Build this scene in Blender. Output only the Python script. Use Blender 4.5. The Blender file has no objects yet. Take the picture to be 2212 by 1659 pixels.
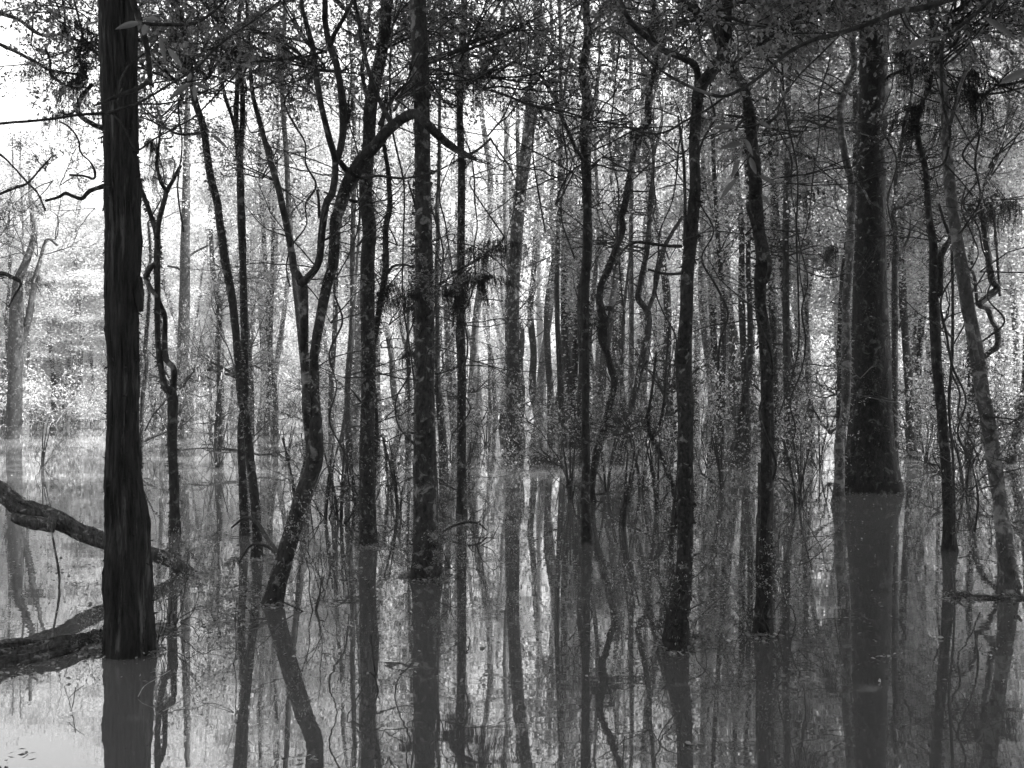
import bpy, math, random
import numpy as np
from mathutils import Vector, Matrix

random.seed(7)
RNG = np.random.default_rng(11)
sc = bpy.context.scene
COL = sc.collection
R = math.radians

# ------------------------------------------------------------------ camera
H = 1.6            # eye height above the flood water
F = 2212.0         # focal length in the units of the picture measurements below
VH, CX = 840.0, 1106.0
cam = bpy.data.cameras.new('camera')
cam.sensor_width = 36.0
cam.lens = 36.0
cam.shift_y = (VH - 829.5) / 2212.0
cam.clip_start = 0.05
cam.clip_end = 2000
co = bpy.data.objects.new('camera', cam)
co.location = (0, 0, H)
co.rotation_euler = (R(90), 0, 0)
COL.objects.link(co)
sc.camera = co

# ------------------------------------------------------------------ light
SUN_EL, SUN_AZ = 52.0, 92.0      # azimuth clockwise from the viewing direction (+Y)
SKY = 0.112
w = bpy.data.worlds.new('World')
sc.world = w
w.use_nodes = True
nt = w.node_tree
nt.nodes.clear()
sky = nt.nodes.new('ShaderNodeTexSky')
sky.sky_type = 'NISHITA'
sky.sun_disc = False
sky.sun_elevation = R(SUN_EL)
sky.sun_rotation = R(SUN_AZ)
sky.air_density = 1.2
sky.dust_density = 3.0
bw = nt.nodes.new('ShaderNodeRGBToBW')
bg = nt.nodes.new('ShaderNodeBackground')
bg.inputs['Strength'].default_value = SKY
wo = nt.nodes.new('ShaderNodeOutputWorld')
nt.links.new(sky.outputs[0], bw.inputs[0])
nt.links.new(bw.outputs[0], bg.inputs['Color'])
nt.links.new(bg.outputs[0], wo.inputs['Surface'])
sl = bpy.data.lights.new('sun', 'SUN')
sl.energy = 5.0
sl.angle = R(0.6)
sl.color = (1, 1, 1)
so = bpy.data.objects.new('sun', sl)
sv = Vector((math.sin(R(SUN_AZ)) * math.cos(R(SUN_EL)), math.cos(R(SUN_AZ)) * math.cos(R(SUN_EL)), math.sin(R(SUN_EL))))
so.rotation_euler = sv.to_track_quat('Z', 'Y').to_euler()
COL.objects.link(so)

sc.view_settings.view_transform = 'Standard'
sc.view_settings.look = 'None'
sc.view_settings.gamma = 1.0
sc.view_settings.exposure = 2.7
sc.view_settings.use_curve_mapping = False
cy = sc.cycles
cy.use_denoising = True
cy.max_bounces = 6
cy.diffuse_bounces = 3
cy.glossy_bounces = 3
cy.transmission_bounces = 3
cy.volume_bounces = 0
cy.transparent_max_bounces = 4
cy.sample_clamp_indirect = 4.0
cy.caustics_reflective = False
cy.caustics_refractive = False


# ------------------------------------------------------------------ helpers
def P(u, v, d):
    return np.array(((u - CX) / F * d, d, H - (v - VH) / F * d))


def depth_at(v):
    """distance at which the water surface is met at picture height v"""
    return H * F / (v - VH)


def hash3(ix, iy, iz):
    n = (ix * 374761393 + iy * 668265263 + iz * 2147483647 * 3 + 12345) & 0xFFFFFFFF
    n = ((n ^ (n >> 13)) * 1274126177) & 0xFFFFFFFF
    n = (n ^ (n >> 16)) & 0xFFFFFF
    return n / float(0xFFFFFF)


def vnoise(p):
    """smooth value noise in -1..1 for an (n,3) array"""
    p = np.asarray(p, float) + 1000.0
    i = np.floor(p).astype(np.int64)
    f = p - i
    f = f * f * (3 - 2 * f)
    r = 0
    for dx in (0, 1):
        for dy in (0, 1):
            for dz in (0, 1):
                wgt = (f[:, 0] if dx else 1 - f[:, 0]) * (f[:, 1] if dy else 1 - f[:, 1]) * (f[:, 2] if dz else 1 - f[:, 2])
                r = r + wgt * hash3(i[:, 0] + dx, i[:, 1] + dy, i[:, 2] + dz)
    return r * 2 - 1


class MB:
    """collects tubes, twig segments and leaves into one mesh"""

    def __init__(self):
        self.v, self.q, self.t, self.n, self.mq, self.mt = [], [], [], 0, [], []

    def add(self, v, q=None, t=None, m=0):
        v = np.asarray(v, float).reshape(-1, 3)
        if q is not None and len(q):
            self.q.append(np.asarray(q, np.int64) + self.n)
            self.mq.append(np.full(len(q), m, np.int32))
        if t is not None and len(t):
            self.t.append(np.asarray(t, np.int64) + self.n)
            self.mt.append(np.full(len(t), m, np.int32))
        self.v.append(v)
        self.n += len(v)

    def mesh(self, name, mats, smooth=True, origin=(0, 0, 0)):
        me = bpy.data.meshes.new(name)
        v = np.concatenate(self.v) - np.asarray(origin, float)
        q = np.concatenate(self.q) if self.q else np.zeros((0, 4), np.int64)
        t = np.concatenate(self.t) if self.t else np.zeros((0, 3), np.int64)
        me.vertices.add(len(v))
        me.vertices.foreach_set('co', v.astype(np.float32).ravel())
        me.loops.add(len(q) * 4 + len(t) * 3)
        me.loops.foreach_set('vertex_index', np.concatenate([q.ravel(), t.ravel()]).astype(np.int32))
        me.polygons.add(len(q) + len(t))
        st = np.concatenate([np.arange(len(q)) * 4, len(q) * 4 + np.arange(len(t)) * 3]).astype(np.int32)
        me.polygons.foreach_set('loop_start', st)
        mi = np.concatenate(self.mq + self.mt) if (self.mq or self.mt) else np.zeros(0, np.int32)
        me.polygons.foreach_set('material_index', mi)
        me.polygons.foreach_set('use_smooth', np.full(len(q) + len(t), smooth))
        for m in (mats if isinstance(mats, (list, tuple)) else [mats]):
            me.materials.append(m)
        me.update(calc_edges=True)
        me.validate()
        return me

    # --- a smooth tapering tube through points (n,4): x, y, z, radius
    def tube(self, pts, n=10, lump=0.08, ridge=0.0, step=None, seed=0.0, m=0, cap=True, freq=1.0, flare=0.0):
        pts = np.asarray(pts, float)
        if len(pts) < 2:
            return None
        c = catmull(pts, step)
        p, r = c[:, :3], np.maximum(c[:, 3], 0.0008)
        tg = np.gradient(p, axis=0)
        tg /= np.linalg.norm(tg, axis=1)[:, None] + 1e-9
        ref = np.array((0.13, 1.0, 0.07)) if abs(tg[:, 1]).mean() < 0.8 else np.array((1.0, 0.1, 0.2))
        a = np.cross(tg, ref)
        a /= np.linalg.norm(a, axis=1)[:, None] + 1e-9
        b = np.cross(tg, a)
        k = len(p)
        th = np.linspace(0, 2 * math.pi, n, endpoint=False)
        cs, sn = np.cos(th), np.sin(th)
        L = np.concatenate([[0], np.cumsum(np.linalg.norm(np.diff(p, axis=0), axis=1))])
        rr = np.repeat(r, n)
        ct, st = np.tile(cs, k), np.tile(sn, k)
        ll = np.repeat(L, n)
        rm = max(float(r.max()), 0.004)
        q1 = np.stack([ct * 1.1 + seed, st * 1.1, ll / rm * 0.35 * freq], 1)
        q2 = np.stack([ct * 2.6 + seed, st * 2.6 + 9, ll / rm * 1.3 * freq], 1)
        disp = 1 + lump * (vnoise(q1) + 0.5 * vnoise(q2))
        if ridge:
            q3 = np.stack([ct * 5.5 + seed, st * 5.5 + 31, ll * 2.2], 1)
            q4 = np.stack([ct * 11 + seed, st * 11 + 31, ll * 7.0], 1)
            disp += ridge * (0.6 - 2 * np.abs(vnoise(q3))) + ridge * 0.5 * vnoise(q4)
            q5 = np.stack([ct * 19 + seed, st * 19 + 3, ll * 24], 1)
            disp += ridge * .4 * vnoise(q5)
        if flare:        # buttressed foot at the water
            zz = np.maximum(np.repeat(p[:, 2], n), 0)
            tht = np.tile(th, k)
            disp += flare * np.exp(-zz / (1.1 * rm + .05)) * (.5 + .35 * np.cos(5 * tht + seed) + .25 * np.cos(3 * tht + 2 * seed))
        rr = rr * disp
        v = np.repeat(p, n, 0) + (rr * ct)[:, None] * np.repeat(a, n, 0) + (rr * st)[:, None] * np.repeat(b, n, 0)
        i = np.arange(k - 1)[:, None] * n
        j = np.arange(n)[None, :]
        jn = (j + 1) % n
        q = np.stack([i + j, i + jn, i + n + jn, i + n + j], -1).reshape(-1, 4)
        t = []
        if cap:
            v = np.concatenate([v, p[:1], p[-1:]])
            e0, e1 = k * n, k * n + 1
            o = (k - 1) * n
            for jj in range(n):
                t.append((e0, (jj + 1) % n, jj))
                t.append((e1, o + jj, o + (jj + 1) % n))
        self.add(v, q, t, m)
        return c

    # --- many thin twig segments at once: p0, p1 (n,3), r0, r1 (n)
    def segs(self, S, m=0):
        if not len(S):
            return
        S = np.asarray(S, float)
        p0, p1, r0, r1 = S[:, 0:3], S[:, 3:6], S[:, 6], S[:, 7]
        t = p1 - p0
        t /= np.linalg.norm(t, axis=1)[:, None] + 1e-9
        ref = np.where(np.abs(t[:, 2:3]) > 0.9, np.array([[1.0, 0, 0]]), np.array([[0, 0, 1.0]]))
        a = np.cross(t, ref)
        a /= np.linalg.norm(a, axis=1)[:, None] + 1e-9
        b = np.cross(t, a)
        vs = []
        for k in range(3):
            an = k * 2 * math.pi / 3
            o = math.cos(an) * a + math.sin(an) * b
            vs.append(p0 + o * r0[:, None])
        for k in range(3):
            an = k * 2 * math.pi / 3
            o = math.cos(an) * a + math.sin(an) * b
            vs.append(p1 + o * r1[:, None])
        v = np.stack(vs, 1).reshape(-1, 3)
        i = np.arange(len(S))[:, None] * 6
        q = np.concatenate([i + np.array([[k, (k + 1) % 3, 3 + (k + 1) % 3, 3 + k]]) for k in range(3)], 0)
        self.add(v, q, None, m)

    # --- folded leaves: base point, direction, length, width
    def leaves(self, c, d, ln, wd, m=1, fold=0.25):
        c = np.asarray(c, float)
        if not len(c):
            return
        d = np.asarray(d, float)
        d = d / (np.linalg.norm(d, axis=1)[:, None] + 1e-9)
        up = RNG.normal(size=c.shape) * 0.7 + np.array((0, 0, 1.0))
        s = np.cross(d, up)
        s /= np.linalg.norm(s, axis=1)[:, None] + 1e-9
        nn = np.cross(s, d)
        ln = np.broadcast_to(ln, (len(c),))[:, None]
        wd = np.broadcast_to(wd, (len(c),))[:, None]
        mid = c + d * ln * 0.45
        v = np.stack([c, mid + s * wd * .5 + nn * wd * fold, c + d * ln, mid - s * wd * .5 + nn * wd * fold], 1).reshape(-1, 3)
        i = np.arange(len(c))[:, None] * 4
        t = np.concatenate([i + np.array([[0, 1, 2]]), i + np.array([[0, 2, 3]])], 0)
        self.add(v, None, t, m)


def catmull(pts, step=None):
    seg = np.linalg.norm(np.diff(pts[:, :3], axis=0), axis=1)
    if step is None:
        step = max(float(pts[:, 3].mean()) * 0.9, 0.02)
    P0 = np.concatenate([[2 * pts[0] - pts[1]], pts, [2 * pts[-1] - pts[-2]]])
    out = []
    for i in range(len(pts) - 1):
        a, b, c, d = P0[i], P0[i + 1], P0[i + 2], P0[i + 3]
        k = int(min(max(2, math.ceil(seg[i] / step)), 120))
        t = np.linspace(0, 1, k, endpoint=False)[:, None]
        out.append(0.5 * ((2 * b) + (-a + c) * t + (2 * a - 5 * b + 4 * c - d) * t ** 2 + (-a + 3 * b - 3 * c + d) * t ** 3))
    out.append(pts[-1:])
    return np.concatenate(out)


def link(name, me, parent=None, loc=None):
    o = bpy.data.objects.new(name, me)
    COL.objects.link(o)
    if parent is not None:
        o.parent = parent
    if loc is not None:
        o.location = loc
    return o


def thing(name, label, cat, loc=(0, 0, 0), group=None, me=None):
    o = bpy.data.objects.new(name, me)
    COL.objects.link(o)
    o.location = [float(x) for x in loc]
    o['label'] = label
    o['category'] = cat
    if group:
        o['group'] = group
    return o


# ------------------------------------------------------------------ materials (the picture is black and white)
def new_mat(name):
    m = bpy.data.materials.new(name)
    m.use_nodes = True
    n = m.node_tree
    n.nodes.clear()
    out = n.nodes.new('ShaderNodeOutputMaterial')
    return m, n, out


def N(n, typ, **kw):
    x = n.nodes.new(typ)
    for k, v in kw.items():
        setattr(x, k, v)
    return x


def g(v):
    return (v, v, v, 1)


def bark(name, dark, mid, pale, pale_amt=0.5, stretch=0.35, bump=0.6, scale=1.0, rough=0.9):
    m, n, out = new_mat(name)
    L = n.links.new
    tc = N(n, 'ShaderNodeTexCoord')
    mp = N(n, 'ShaderNodeMapping')
    mp.inputs['Scale'].default_value = (scale, scale, scale * stretch)
    L(tc.outputs['Object'], mp.inputs['Vector'])
    oi = N(n, 'ShaderNodeObjectInfo')
    cmb = N(n, 'ShaderNodeVectorMath', operation='ADD')
    sc_ = N(n, 'ShaderNodeMath', operation='MULTIPLY')
    L(oi.outputs['Random'], sc_.inputs[0])
    sc_.inputs[1].default_value = 37.0
    L(mp.outputs[0], cmb.inputs[0])
    L(sc_.outputs[0], cmb.inputs[1])
    n1 = N(n, 'ShaderNodeTexNoise')
    n1.inputs['Scale'].default_value = 22
    n1.inputs['Detail'].default_value = 8
    n1.inputs['Roughness'].default_value = 0.7
    L(cmb.outputs[0], n1.inputs['Vector'])
    n2 = N(n, 'ShaderNodeTexNoise')          # lichen and moss patches, not stretched
    n2.inputs['Scale'].default_value = 8.0 * scale
    n2.inputs['Detail'].default_value = 6
    n2.inputs['Roughness'].default_value = 0.62
    n2.inputs['Distortion'].default_value = 0.6
    ad2 = N(n, 'ShaderNodeVectorMath', operation='ADD')
    L((mp if stretch < .2 else tc).outputs['Vector' if stretch < .2 else 'Object'], ad2.inputs[0])
    L(sc_.outputs[0], ad2.inputs[1])
    L(ad2.outputs[0], n2.inputs['Vector'])
    r1 = N(n, 'ShaderNodeValToRGB')
    r1.color_ramp.elements[0].position = 0.36
    r1.color_ramp.elements[0].color = g(dark)
    r1.color_ramp.elements[1].position = 0.66
    r1.color_ramp.elements[1].color = g(mid)
    L(n1.outputs['Fac'], r1.inputs[0])
    r2 = N(n, 'ShaderNodeValToRGB')
    c = 0.66 - 0.26 * pale_amt
    r2.color_ramp.elements[0].position = c
    r2.color_ramp.elements[0].color = g(0)
    r2.color_ramp.elements[1].position = c + 0.10
    r2.color_ramp.elements[1].color = g(1)
    L(n2.outputs['Fac'], r2.inputs[0])
    pc = N(n, 'ShaderNodeMixRGB', blend_type='MULTIPLY')
    pc.inputs[0].default_value = 0.75
    pc.inputs[1].default_value = g(pale)
    r3 = N(n, 'ShaderNodeValToRGB')
    r3.color_ramp.elements[0].position = 0.3
    r3.color_ramp.elements[0].color = g(0.35)
    r3.color_ramp.elements[1].position = 0.6
    r3.color_ramp.elements[1].color = g(1)
    L(n1.outputs['Fac'], r3.inputs[0])
    L(r3.outputs[0], pc.inputs[2])
    mx = N(n, 'ShaderNodeMixRGB')
    L(r2.outputs[0], mx.inputs[0])
    L(r1.outputs[0], mx.inputs[1])
    L(pc.outputs[0], mx.inputs[2])
    bs = N(n, 'ShaderNodeBsdfPrincipled')
    bs.inputs['Roughness'].default_value = rough
    bs.inputs['Specular IOR Level'].default_value = 0.25
    L(mx.outputs[0], bs.inputs['Base Color'])
    bp = N(n, 'ShaderNodeBump')
    bp.inputs['Strength'].default_value = bump
    bp.inputs['Distance'].default_value = 0.02
    L(n1.outputs['Fac'], bp.inputs['Height'])
    L(bp.outputs[0], bs.inputs['Normal'])
    L(bs.outputs[0], out.inputs['Surface'])
    return m


def leaf(name, col, trans, var=0.5, gloss=0.0):
    m, n, out = new_mat(name)
    L = n.links.new
    ge = N(n, 'ShaderNodeNewGeometry')
    mr = N(n, 'ShaderNodeMapRange')
    mr.inputs['To Min'].default_value = 1 - var
    mr.inputs['To Max'].default_value = 1 + var
    L(ge.outputs['Random Per Island'], mr.inputs['Value'])
    d = N(n, 'ShaderNodeBsdfDiffuse')
    t = N(n, 'ShaderNodeBsdfTranslucent')
    for b, v in ((d, col), (t, trans)):
        mu = N(n, 'ShaderNodeMath', operation='MULTIPLY')
        mu.inputs[1].default_value = v
        L(mr.outputs[0], mu.inputs[0])
        L(mu.outputs[0], b.inputs['Color'])
    a = N(n, 'ShaderNodeAddShader')
    L(d.outputs[0], a.inputs[0])
    L(t.outputs[0], a.inputs[1])
    last = a
    if gloss:
        gl = N(n, 'ShaderNodeBsdfGlossy')
        gl.inputs['Roughness'].default_value = 0.35
        gl.inputs['Color'].default_value = g(1)
        ms = N(n, 'ShaderNodeMixShader')
        ms.inputs[0].default_value = gloss
        L(a.outputs[0], ms.inputs[1])
        L(gl.outputs[0], ms.inputs[2])
        last = ms
    L(last.outputs[0], out.inputs['Surface'])
    return m


M = {
    'dead': bark('dead_wood', 0.003, 0.035, 0.10, 0.32, 0.12, 1.0, 1.6),
    'mossy': bark('mossy_bark', 0.006, 0.045, 0.20, 0.3, 0.6, 1.0, 2.2),
    'mottled': bark('mottled_bark', 0.008, 0.05, 0.21, 0.38, 0.5, 0.7, 1.5),
    'pale': bark('pale_bark', 0.035, 0.11, 0.25, 0.6, 0.5, 0.6, 1.2),
    'grey': bark('grey_bark', 0.010, 0.045, 0.15, 0.4, 0.4, 0.8, 1.3),
    'central': bark('central_bark', 0.010, 0.06, 0.24, 0.5, 0.5, 0.9, 1.3),
    'big': bark('big_trunk_bark', 0.005, 0.028, 0.10, 0.42, 0.5, 1.0, 1.0),
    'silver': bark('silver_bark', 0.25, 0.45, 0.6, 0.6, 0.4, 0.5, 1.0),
    'twig': bark('twig_bark', 0.015, 0.05, 0.12, 0.3, 0.6, 0.3, 2.0),
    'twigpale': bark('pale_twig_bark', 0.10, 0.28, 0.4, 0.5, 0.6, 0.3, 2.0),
    'wet': bark('wet_log', 0.010, 0.10, 0.28, 0.45, 0.25, 1.0, 2.0, 0.7),
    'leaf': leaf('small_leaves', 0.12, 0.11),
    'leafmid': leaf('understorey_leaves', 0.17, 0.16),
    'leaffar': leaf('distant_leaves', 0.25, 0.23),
    'leafdark': leaf('climber_leaves_dark', 0.045, 0.03),
    'moss': leaf('hanging_moss', 0.025, 0.015, 0.4),
    'leafbig': leaf('broad_leaves', 0.05, 0.035, 0.3, 0.05),
    'leafsunlit': leaf('sun_tinted_fronds', 0.38, 0.28, 0.35),  # leaf colour raised to carry the sunlight on the shore bush
    'litter': leaf('leaf_litter', 0.14, 0.03, 0.7, 0.08),
}


# ------------------------------------------------------------------ water and ground
def water_material():
    m, n, out = new_mat('turbid_water')
    L = n.links.new
    tc = N(n, 'ShaderNodeTexCoord')
    mp = N(n, 'ShaderNodeMapping')
    mp.inputs['Scale'].default_value = (1.0, 2.2, 1)
    L(tc.outputs['Object'], mp.inputs['Vector'])
    a = N(n, 'ShaderNodeTexNoise')
    a.inputs['Scale'].default_value = 1.6
    a.inputs['Detail'].default_value = 2.0
    L(mp.outputs[0], a.inputs['Vector'])
    b = N(n, 'ShaderNodeTexNoise')
    b.inputs['Scale'].default_value = 9
    b.inputs['Detail'].default_value = 2.5
    L(mp.outputs[0], b.inputs['Vector'])
    pz = N(n, 'ShaderNodeTexNoise')      # where a breeze touches the surface
    pz.inputs['Scale'].default_value = 0.55
    pz.inputs['Detail'].default_value = 1.0
    L(tc.outputs['Object'], pz.inputs['Vector'])
    rp = N(n, 'ShaderNodeMapRange')
    rp.inputs['From Min'].default_value = 0.5
    rp.inputs['From Max'].default_value = 0.62
    L(pz.outputs['Fac'], rp.inputs['Value'])
    m1 = N(n, 'ShaderNodeMath', operation='MULTIPLY')
    L(b.outputs['Fac'], m1.inputs[0])
    L(rp.outputs[0], m1.inputs[1])
    m2 = N(n, 'ShaderNodeMath', operation='MULTIPLY')
    L(m1.outputs[0], m2.inputs[0])
    m2.inputs[1].default_value = 0.10
    m3 = N(n, 'ShaderNodeMath', operation='ADD')
    L(a.outputs['Fac'], m3.inputs[0])
    L(m2.outputs[0], m3.inputs[1])
    bp = N(n, 'ShaderNodeBump')
    bp.inputs['Strength'].default_value = 0.5
    bp.inputs['Distance'].default_value = 0.0016
    L(m3.outputs[0], bp.inputs['Height'])
    bs = N(n, 'ShaderNodeBsdfPrincipled')
    bs.inputs['Base Color'].default_value = g(0.09)
    bs.inputs['Roughness'].default_value = 0.015
    bs.inputs['IOR'].default_value = 2.45
    L(bp.outputs[0], bs.inputs['Normal'])
    L(bs.outputs[0], out.inputs['Surface'])
    return m


mb = MB()
mb.add([(-300, -60, 0), (300, -60, 0), (300, 300, 0), (-300, 300, 0)], [(0, 1, 2, 3)])
o = link('water', mb.mesh('water', water_material()))
o['kind'] = 'structure'

mb = MB()
gx = np.linspace(-400, 400, 81)
gy = np.concatenate([np.linspace(-100, 60, 17), np.linspace(64, 160, 33), np.linspace(180, 700, 14)])
X, Y = np.meshgrid(gx, gy)
edge = 88 + 10 * np.sin(X * 0.05) + 5 * np.sin(X * 0.17 + 2)
Z = np.where(Y > edge, (Y - edge) * 0.05 - 0.02, -0.8 + 0.0 * X)
Z = np.clip(Z, -0.8, 9) + 0.25 * vnoise(np.stack([X.ravel() * .2, Y.ravel() * .2, 0 * X.ravel()], 1)).reshape(X.shape)
nx = len(gx)
ii = (np.arange(len(gy) - 1)[:, None] * nx + np.arange(nx - 1)[None, :]).ravel()
mb.add(np.stack([X, Y, Z], -1).reshape(-1, 3), np.stack([ii, ii + 1, ii + nx + 1, ii + nx], 1))
o = link('ground', mb.mesh('ground', bark('forest_floor', 0.03, 0.09, 0.2, 0.4, 1.0, 1.0, 0.3)))
o['kind'] = 'structure'


# ------------------------------------------------------------------ twig growth
def rot_to(v, axis, ang):
    c, s = math.cos(ang), math.sin(ang)
    x, y, z = v
    a, b, e = axis
    dt = a * x + b * y + e * z
    return (x * c + (b * z - e * y) * s + a * dt * (1 - c),
            y * c + (e * x - a * z) * s + b * dt * (1 - c),
            z * c + (a * y - b * x) * s + e * dt * (1 - c))


def nrm(v):
    k = math.sqrt(v[0] ** 2 + v[1] ** 2 + v[2] ** 2) or 1
    return (v[0] / k, v[1] / k, v[2] / k)


def grow(S, Lf, p, d, ln, r, lev, P_, rnd):
    """P_: per-level dict list: seg, wig, grav, gap, ang, ratio; leaves where lev >= P_leaf"""
    c = P_[lev]
    n = max(2, int(ln / c['seg']))
    gap = 0.0
    for i in range(n):
        t = i / n
        d = nrm((d[0] + rnd.gauss(0, c['wig']), d[1] + rnd.gauss(0, c['wig']), d[2] + rnd.gauss(0, c['wig']) + c['grav']))
        q = (p[0] + d[0] * ln / n, p[1] + d[1] * ln / n, p[2] + d[2] * ln / n)
        r0, r1 = r * (1 - 0.8 * t), r * (1 - 0.8 * (t + 1 / n))
        S.append((*p, *q, r0, r1))
        if lev + 1 < len(P_) and t > c.get('bare', 0.1):
            gap += ln / n
            while gap > c['gap']:
                gap -= c['gap']
                ax = nrm((rnd.gauss(0, 1), rnd.gauss(0, 1), rnd.gauss(0, 1)))
                ax = nrm((d[1] * ax[2] - d[2] * ax[1], d[2] * ax[0] - d[0] * ax[2], d[0] * ax[1] - d[1] * ax[0]))
                dd = rot_to(d, ax, c['ang'] * rnd.uniform(0.6, 1.4))
                grow(S, Lf, q, dd, ln * c['ratio'] * rnd.uniform(0.5, 1.2) * (1 - 0.55 * t), r1 * 0.65, lev + 1, P_, rnd)
        nl = c.get('leaf', 0)
        k = int(nl) + (1 if rnd.random() < nl - int(nl) else 0)
        for _ in range(k):
            e = nrm((d[0] + rnd.gauss(0, .9), d[1] + rnd.gauss(0, .9), d[2] + rnd.gauss(0, .9) - .2))
            Lf.append((*q, *e))
        p = q


def spray_mesh(name, seed, start, dirs, ln, r, P_, leaf_len, mats, leaf_w=0.55):
    rnd = random.Random(seed)
    S, Lf = [], []
    for d in dirs:
        grow(S, Lf, start, nrm(d), ln * rnd.uniform(.8, 1.2), r, 0, P_, rnd)
    b = MB()
    b.segs(S, 0)
    if Lf:
        A = np.array(Lf)
        l = leaf_len * RNG.uniform(0.45, 1.75, len(A))
        b.leaves(A[:, :3], A[:, 3:], l, l * leaf_w, 1)
    return b.mesh(name, mats, smooth=False)


PA = [dict(seg=.09, wig=.10, grav=-.015, gap=.085, ang=.9, ratio=.42),
      dict(seg=.05, wig=.16, grav=-.02, gap=.055, ang=.9, ratio=.42, leaf=.5),
      dict(seg=.035, wig=.2, grav=-.03, gap=9, ang=.8, ratio=.4, leaf=2.6)]
PG = [dict(seg=.10, wig=.14, grav=-.01, gap=.17, ang=.8, ratio=.6),
      dict(seg=.07, wig=.15, grav=-.03, gap=.13, ang=.8, ratio=.5),
      dict(seg=.06, wig=.2, grav=-.03, gap=9, ang=.8, ratio=.5, leaf=.12)]
PC = [dict(seg=.22, wig=.14, grav=.01, gap=.22, ang=.9, ratio=.55, bare=.2),
      dict(seg=.13, wig=.16, grav=-.01, gap=.16, ang=.9, ratio=.45, leaf=.4),
      dict(seg=.08, wig=.2, grav=-.03, gap=9, ang=.8, ratio=.4, leaf=2.6)]
PS = [dict(seg=.12, wig=.24, grav=.02, gap=.11, ang=.8, ratio=.5, bare=.25),
      dict(seg=.07, wig=.18, grav=-.01, gap=.09, ang=.9, ratio=.5, leaf=1.2),
      dict(seg=.05, wig=.2, grav=-.03, gap=9, ang=.8, ratio=.4, leaf=1.7)]
TL = [M['twig'], M['leaf']]
TLm = [M['twig'], M['leafmid']]
SPRAY = [spray_mesh('leafy_spray', 100 + i, (0, 0, 0), [(1, 0, .1), (1, .5, .3)], 1.3, .012, PA, .03, TL) for i in range(5)]
BARE = [spray_mesh('bare_twigs', 200 + i, (0, 0, 0), [(1, .1 * i, .25), (1, -.4, -.1)], 1.5, .008, PG, .03, TL) for i in range(5)]
CROWN = [spray_mesh('crown_leaves', 300 + i, (0, 0, 0),
                    [(math.cos(a), math.sin(a), random.uniform(-.1, 1.0)) for a in np.linspace(0, 5.6, 7)], 1.9, .03, PC, .055, TLm) for i in range(4)]
SHRUB = [spray_mesh('shrub_leaves', 400 + i, (0, 0, -.1),
                    [(random.gauss(0, .45), random.gauss(0, .45), 1) for _ in range(4 + i % 2)], 1.5, .012, PS, .03, TLm) for i in range(4)]
CLIMB = []
for i in range(3):      # leaves and twigs of a climber clinging along two metres of a trunk
    rnd = random.Random(500 + i)
    S, Lf = [], []
    for k in range(26):
        a, z = rnd.uniform(0, 6.28), rnd.uniform(-1.1, 1.1)
        grow(S, Lf, (math.cos(a) * .05, math.sin(a) * .05, z), nrm((math.cos(a), math.sin(a), rnd.gauss(0, .6))),
             rnd.uniform(.25, .8), .006, 1, PS, rnd)
    b = MB()
    b.segs(S, 0)
    A = np.array(Lf)
    l = .03 * RNG.uniform(.6, 1.4, len(A))
    b.leaves(A[:, :3], A[:, 3:], l, l * .55, 1)
    CLIMB.append(b.mesh('climber_leaves', [M['twig'], M['leafdark']], smooth=False))
MOSS = []
for i in range(4):      # shaggy hanging epiphytes
    rnd = random.Random(600 + i)
    b = MB()
    S, c, dd, ll = [], [], [], []
    for k in range(190):
        x, y = rnd.choice((-.5, -.34, -.22, -.1, .02, .16, .26, .45)) + rnd.gauss(0, .05), rnd.gauss(0, .035)
        p = (x, y, rnd.gauss(0, .03) - .3 * x * x)
        d = nrm((rnd.gauss(0, .5), rnd.gauss(0, .5), rnd.uniform(-1.2, .4)))
        r_ = .003
        for s_ in range(int(3 + 12 * rnd.random() ** 2.5 * (1 + math.sin(x * 14 + i)))):
            d = nrm((d[0] * .7, d[1] * .7, d[2] - .6))
            q = (p[0] + d[0] * .035, p[1] + d[1] * .035, p[2] + d[2] * .035)
            S.append((*p, *q, r_, r_ * .85))
            if rnd.random() < .8:
                c.append(q)
                dd.append((rnd.gauss(0, 1), rnd.gauss(0, 1), -1))
                ll.append(rnd.uniform(.02, .05))
            p = q
    b.segs(S, 0)
    b.leaves(c, dd, np.array(ll), np.array(ll) * .3, 0)
    MOSS.append(b.mesh('hanging_moss', [M['moss']], smooth=False))
KINDS_ = {'spray': SPRAY, 'bare': BARE, 'crown': CROWN, 'climb': CLIMB, 'moss': MOSS, 'shrub': SHRUB}


# ------------------------------------------------------------------ measured trees
def parse(s):
    return [tuple(float(x) for x in a.split(',')) for a in s.split()]


def stem3d(pts, d, d_end=0.0, wob=0.0, seed=0):
    """picture measurements (u, v, width) along a stem -> points with radius"""
    out = []
    n = len(pts)
    for i, p in enumerate(pts):
        t = i / max(1, n - 1)
        dd = d + d_end * t + wob * math.sin(seed + i * 1.7) * min(1, t * 3)
        q = P(p[0], p[1], dd)
        out.append((*q, p[2] * 0.5 / F * dd))
    return np.array(out)


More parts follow.
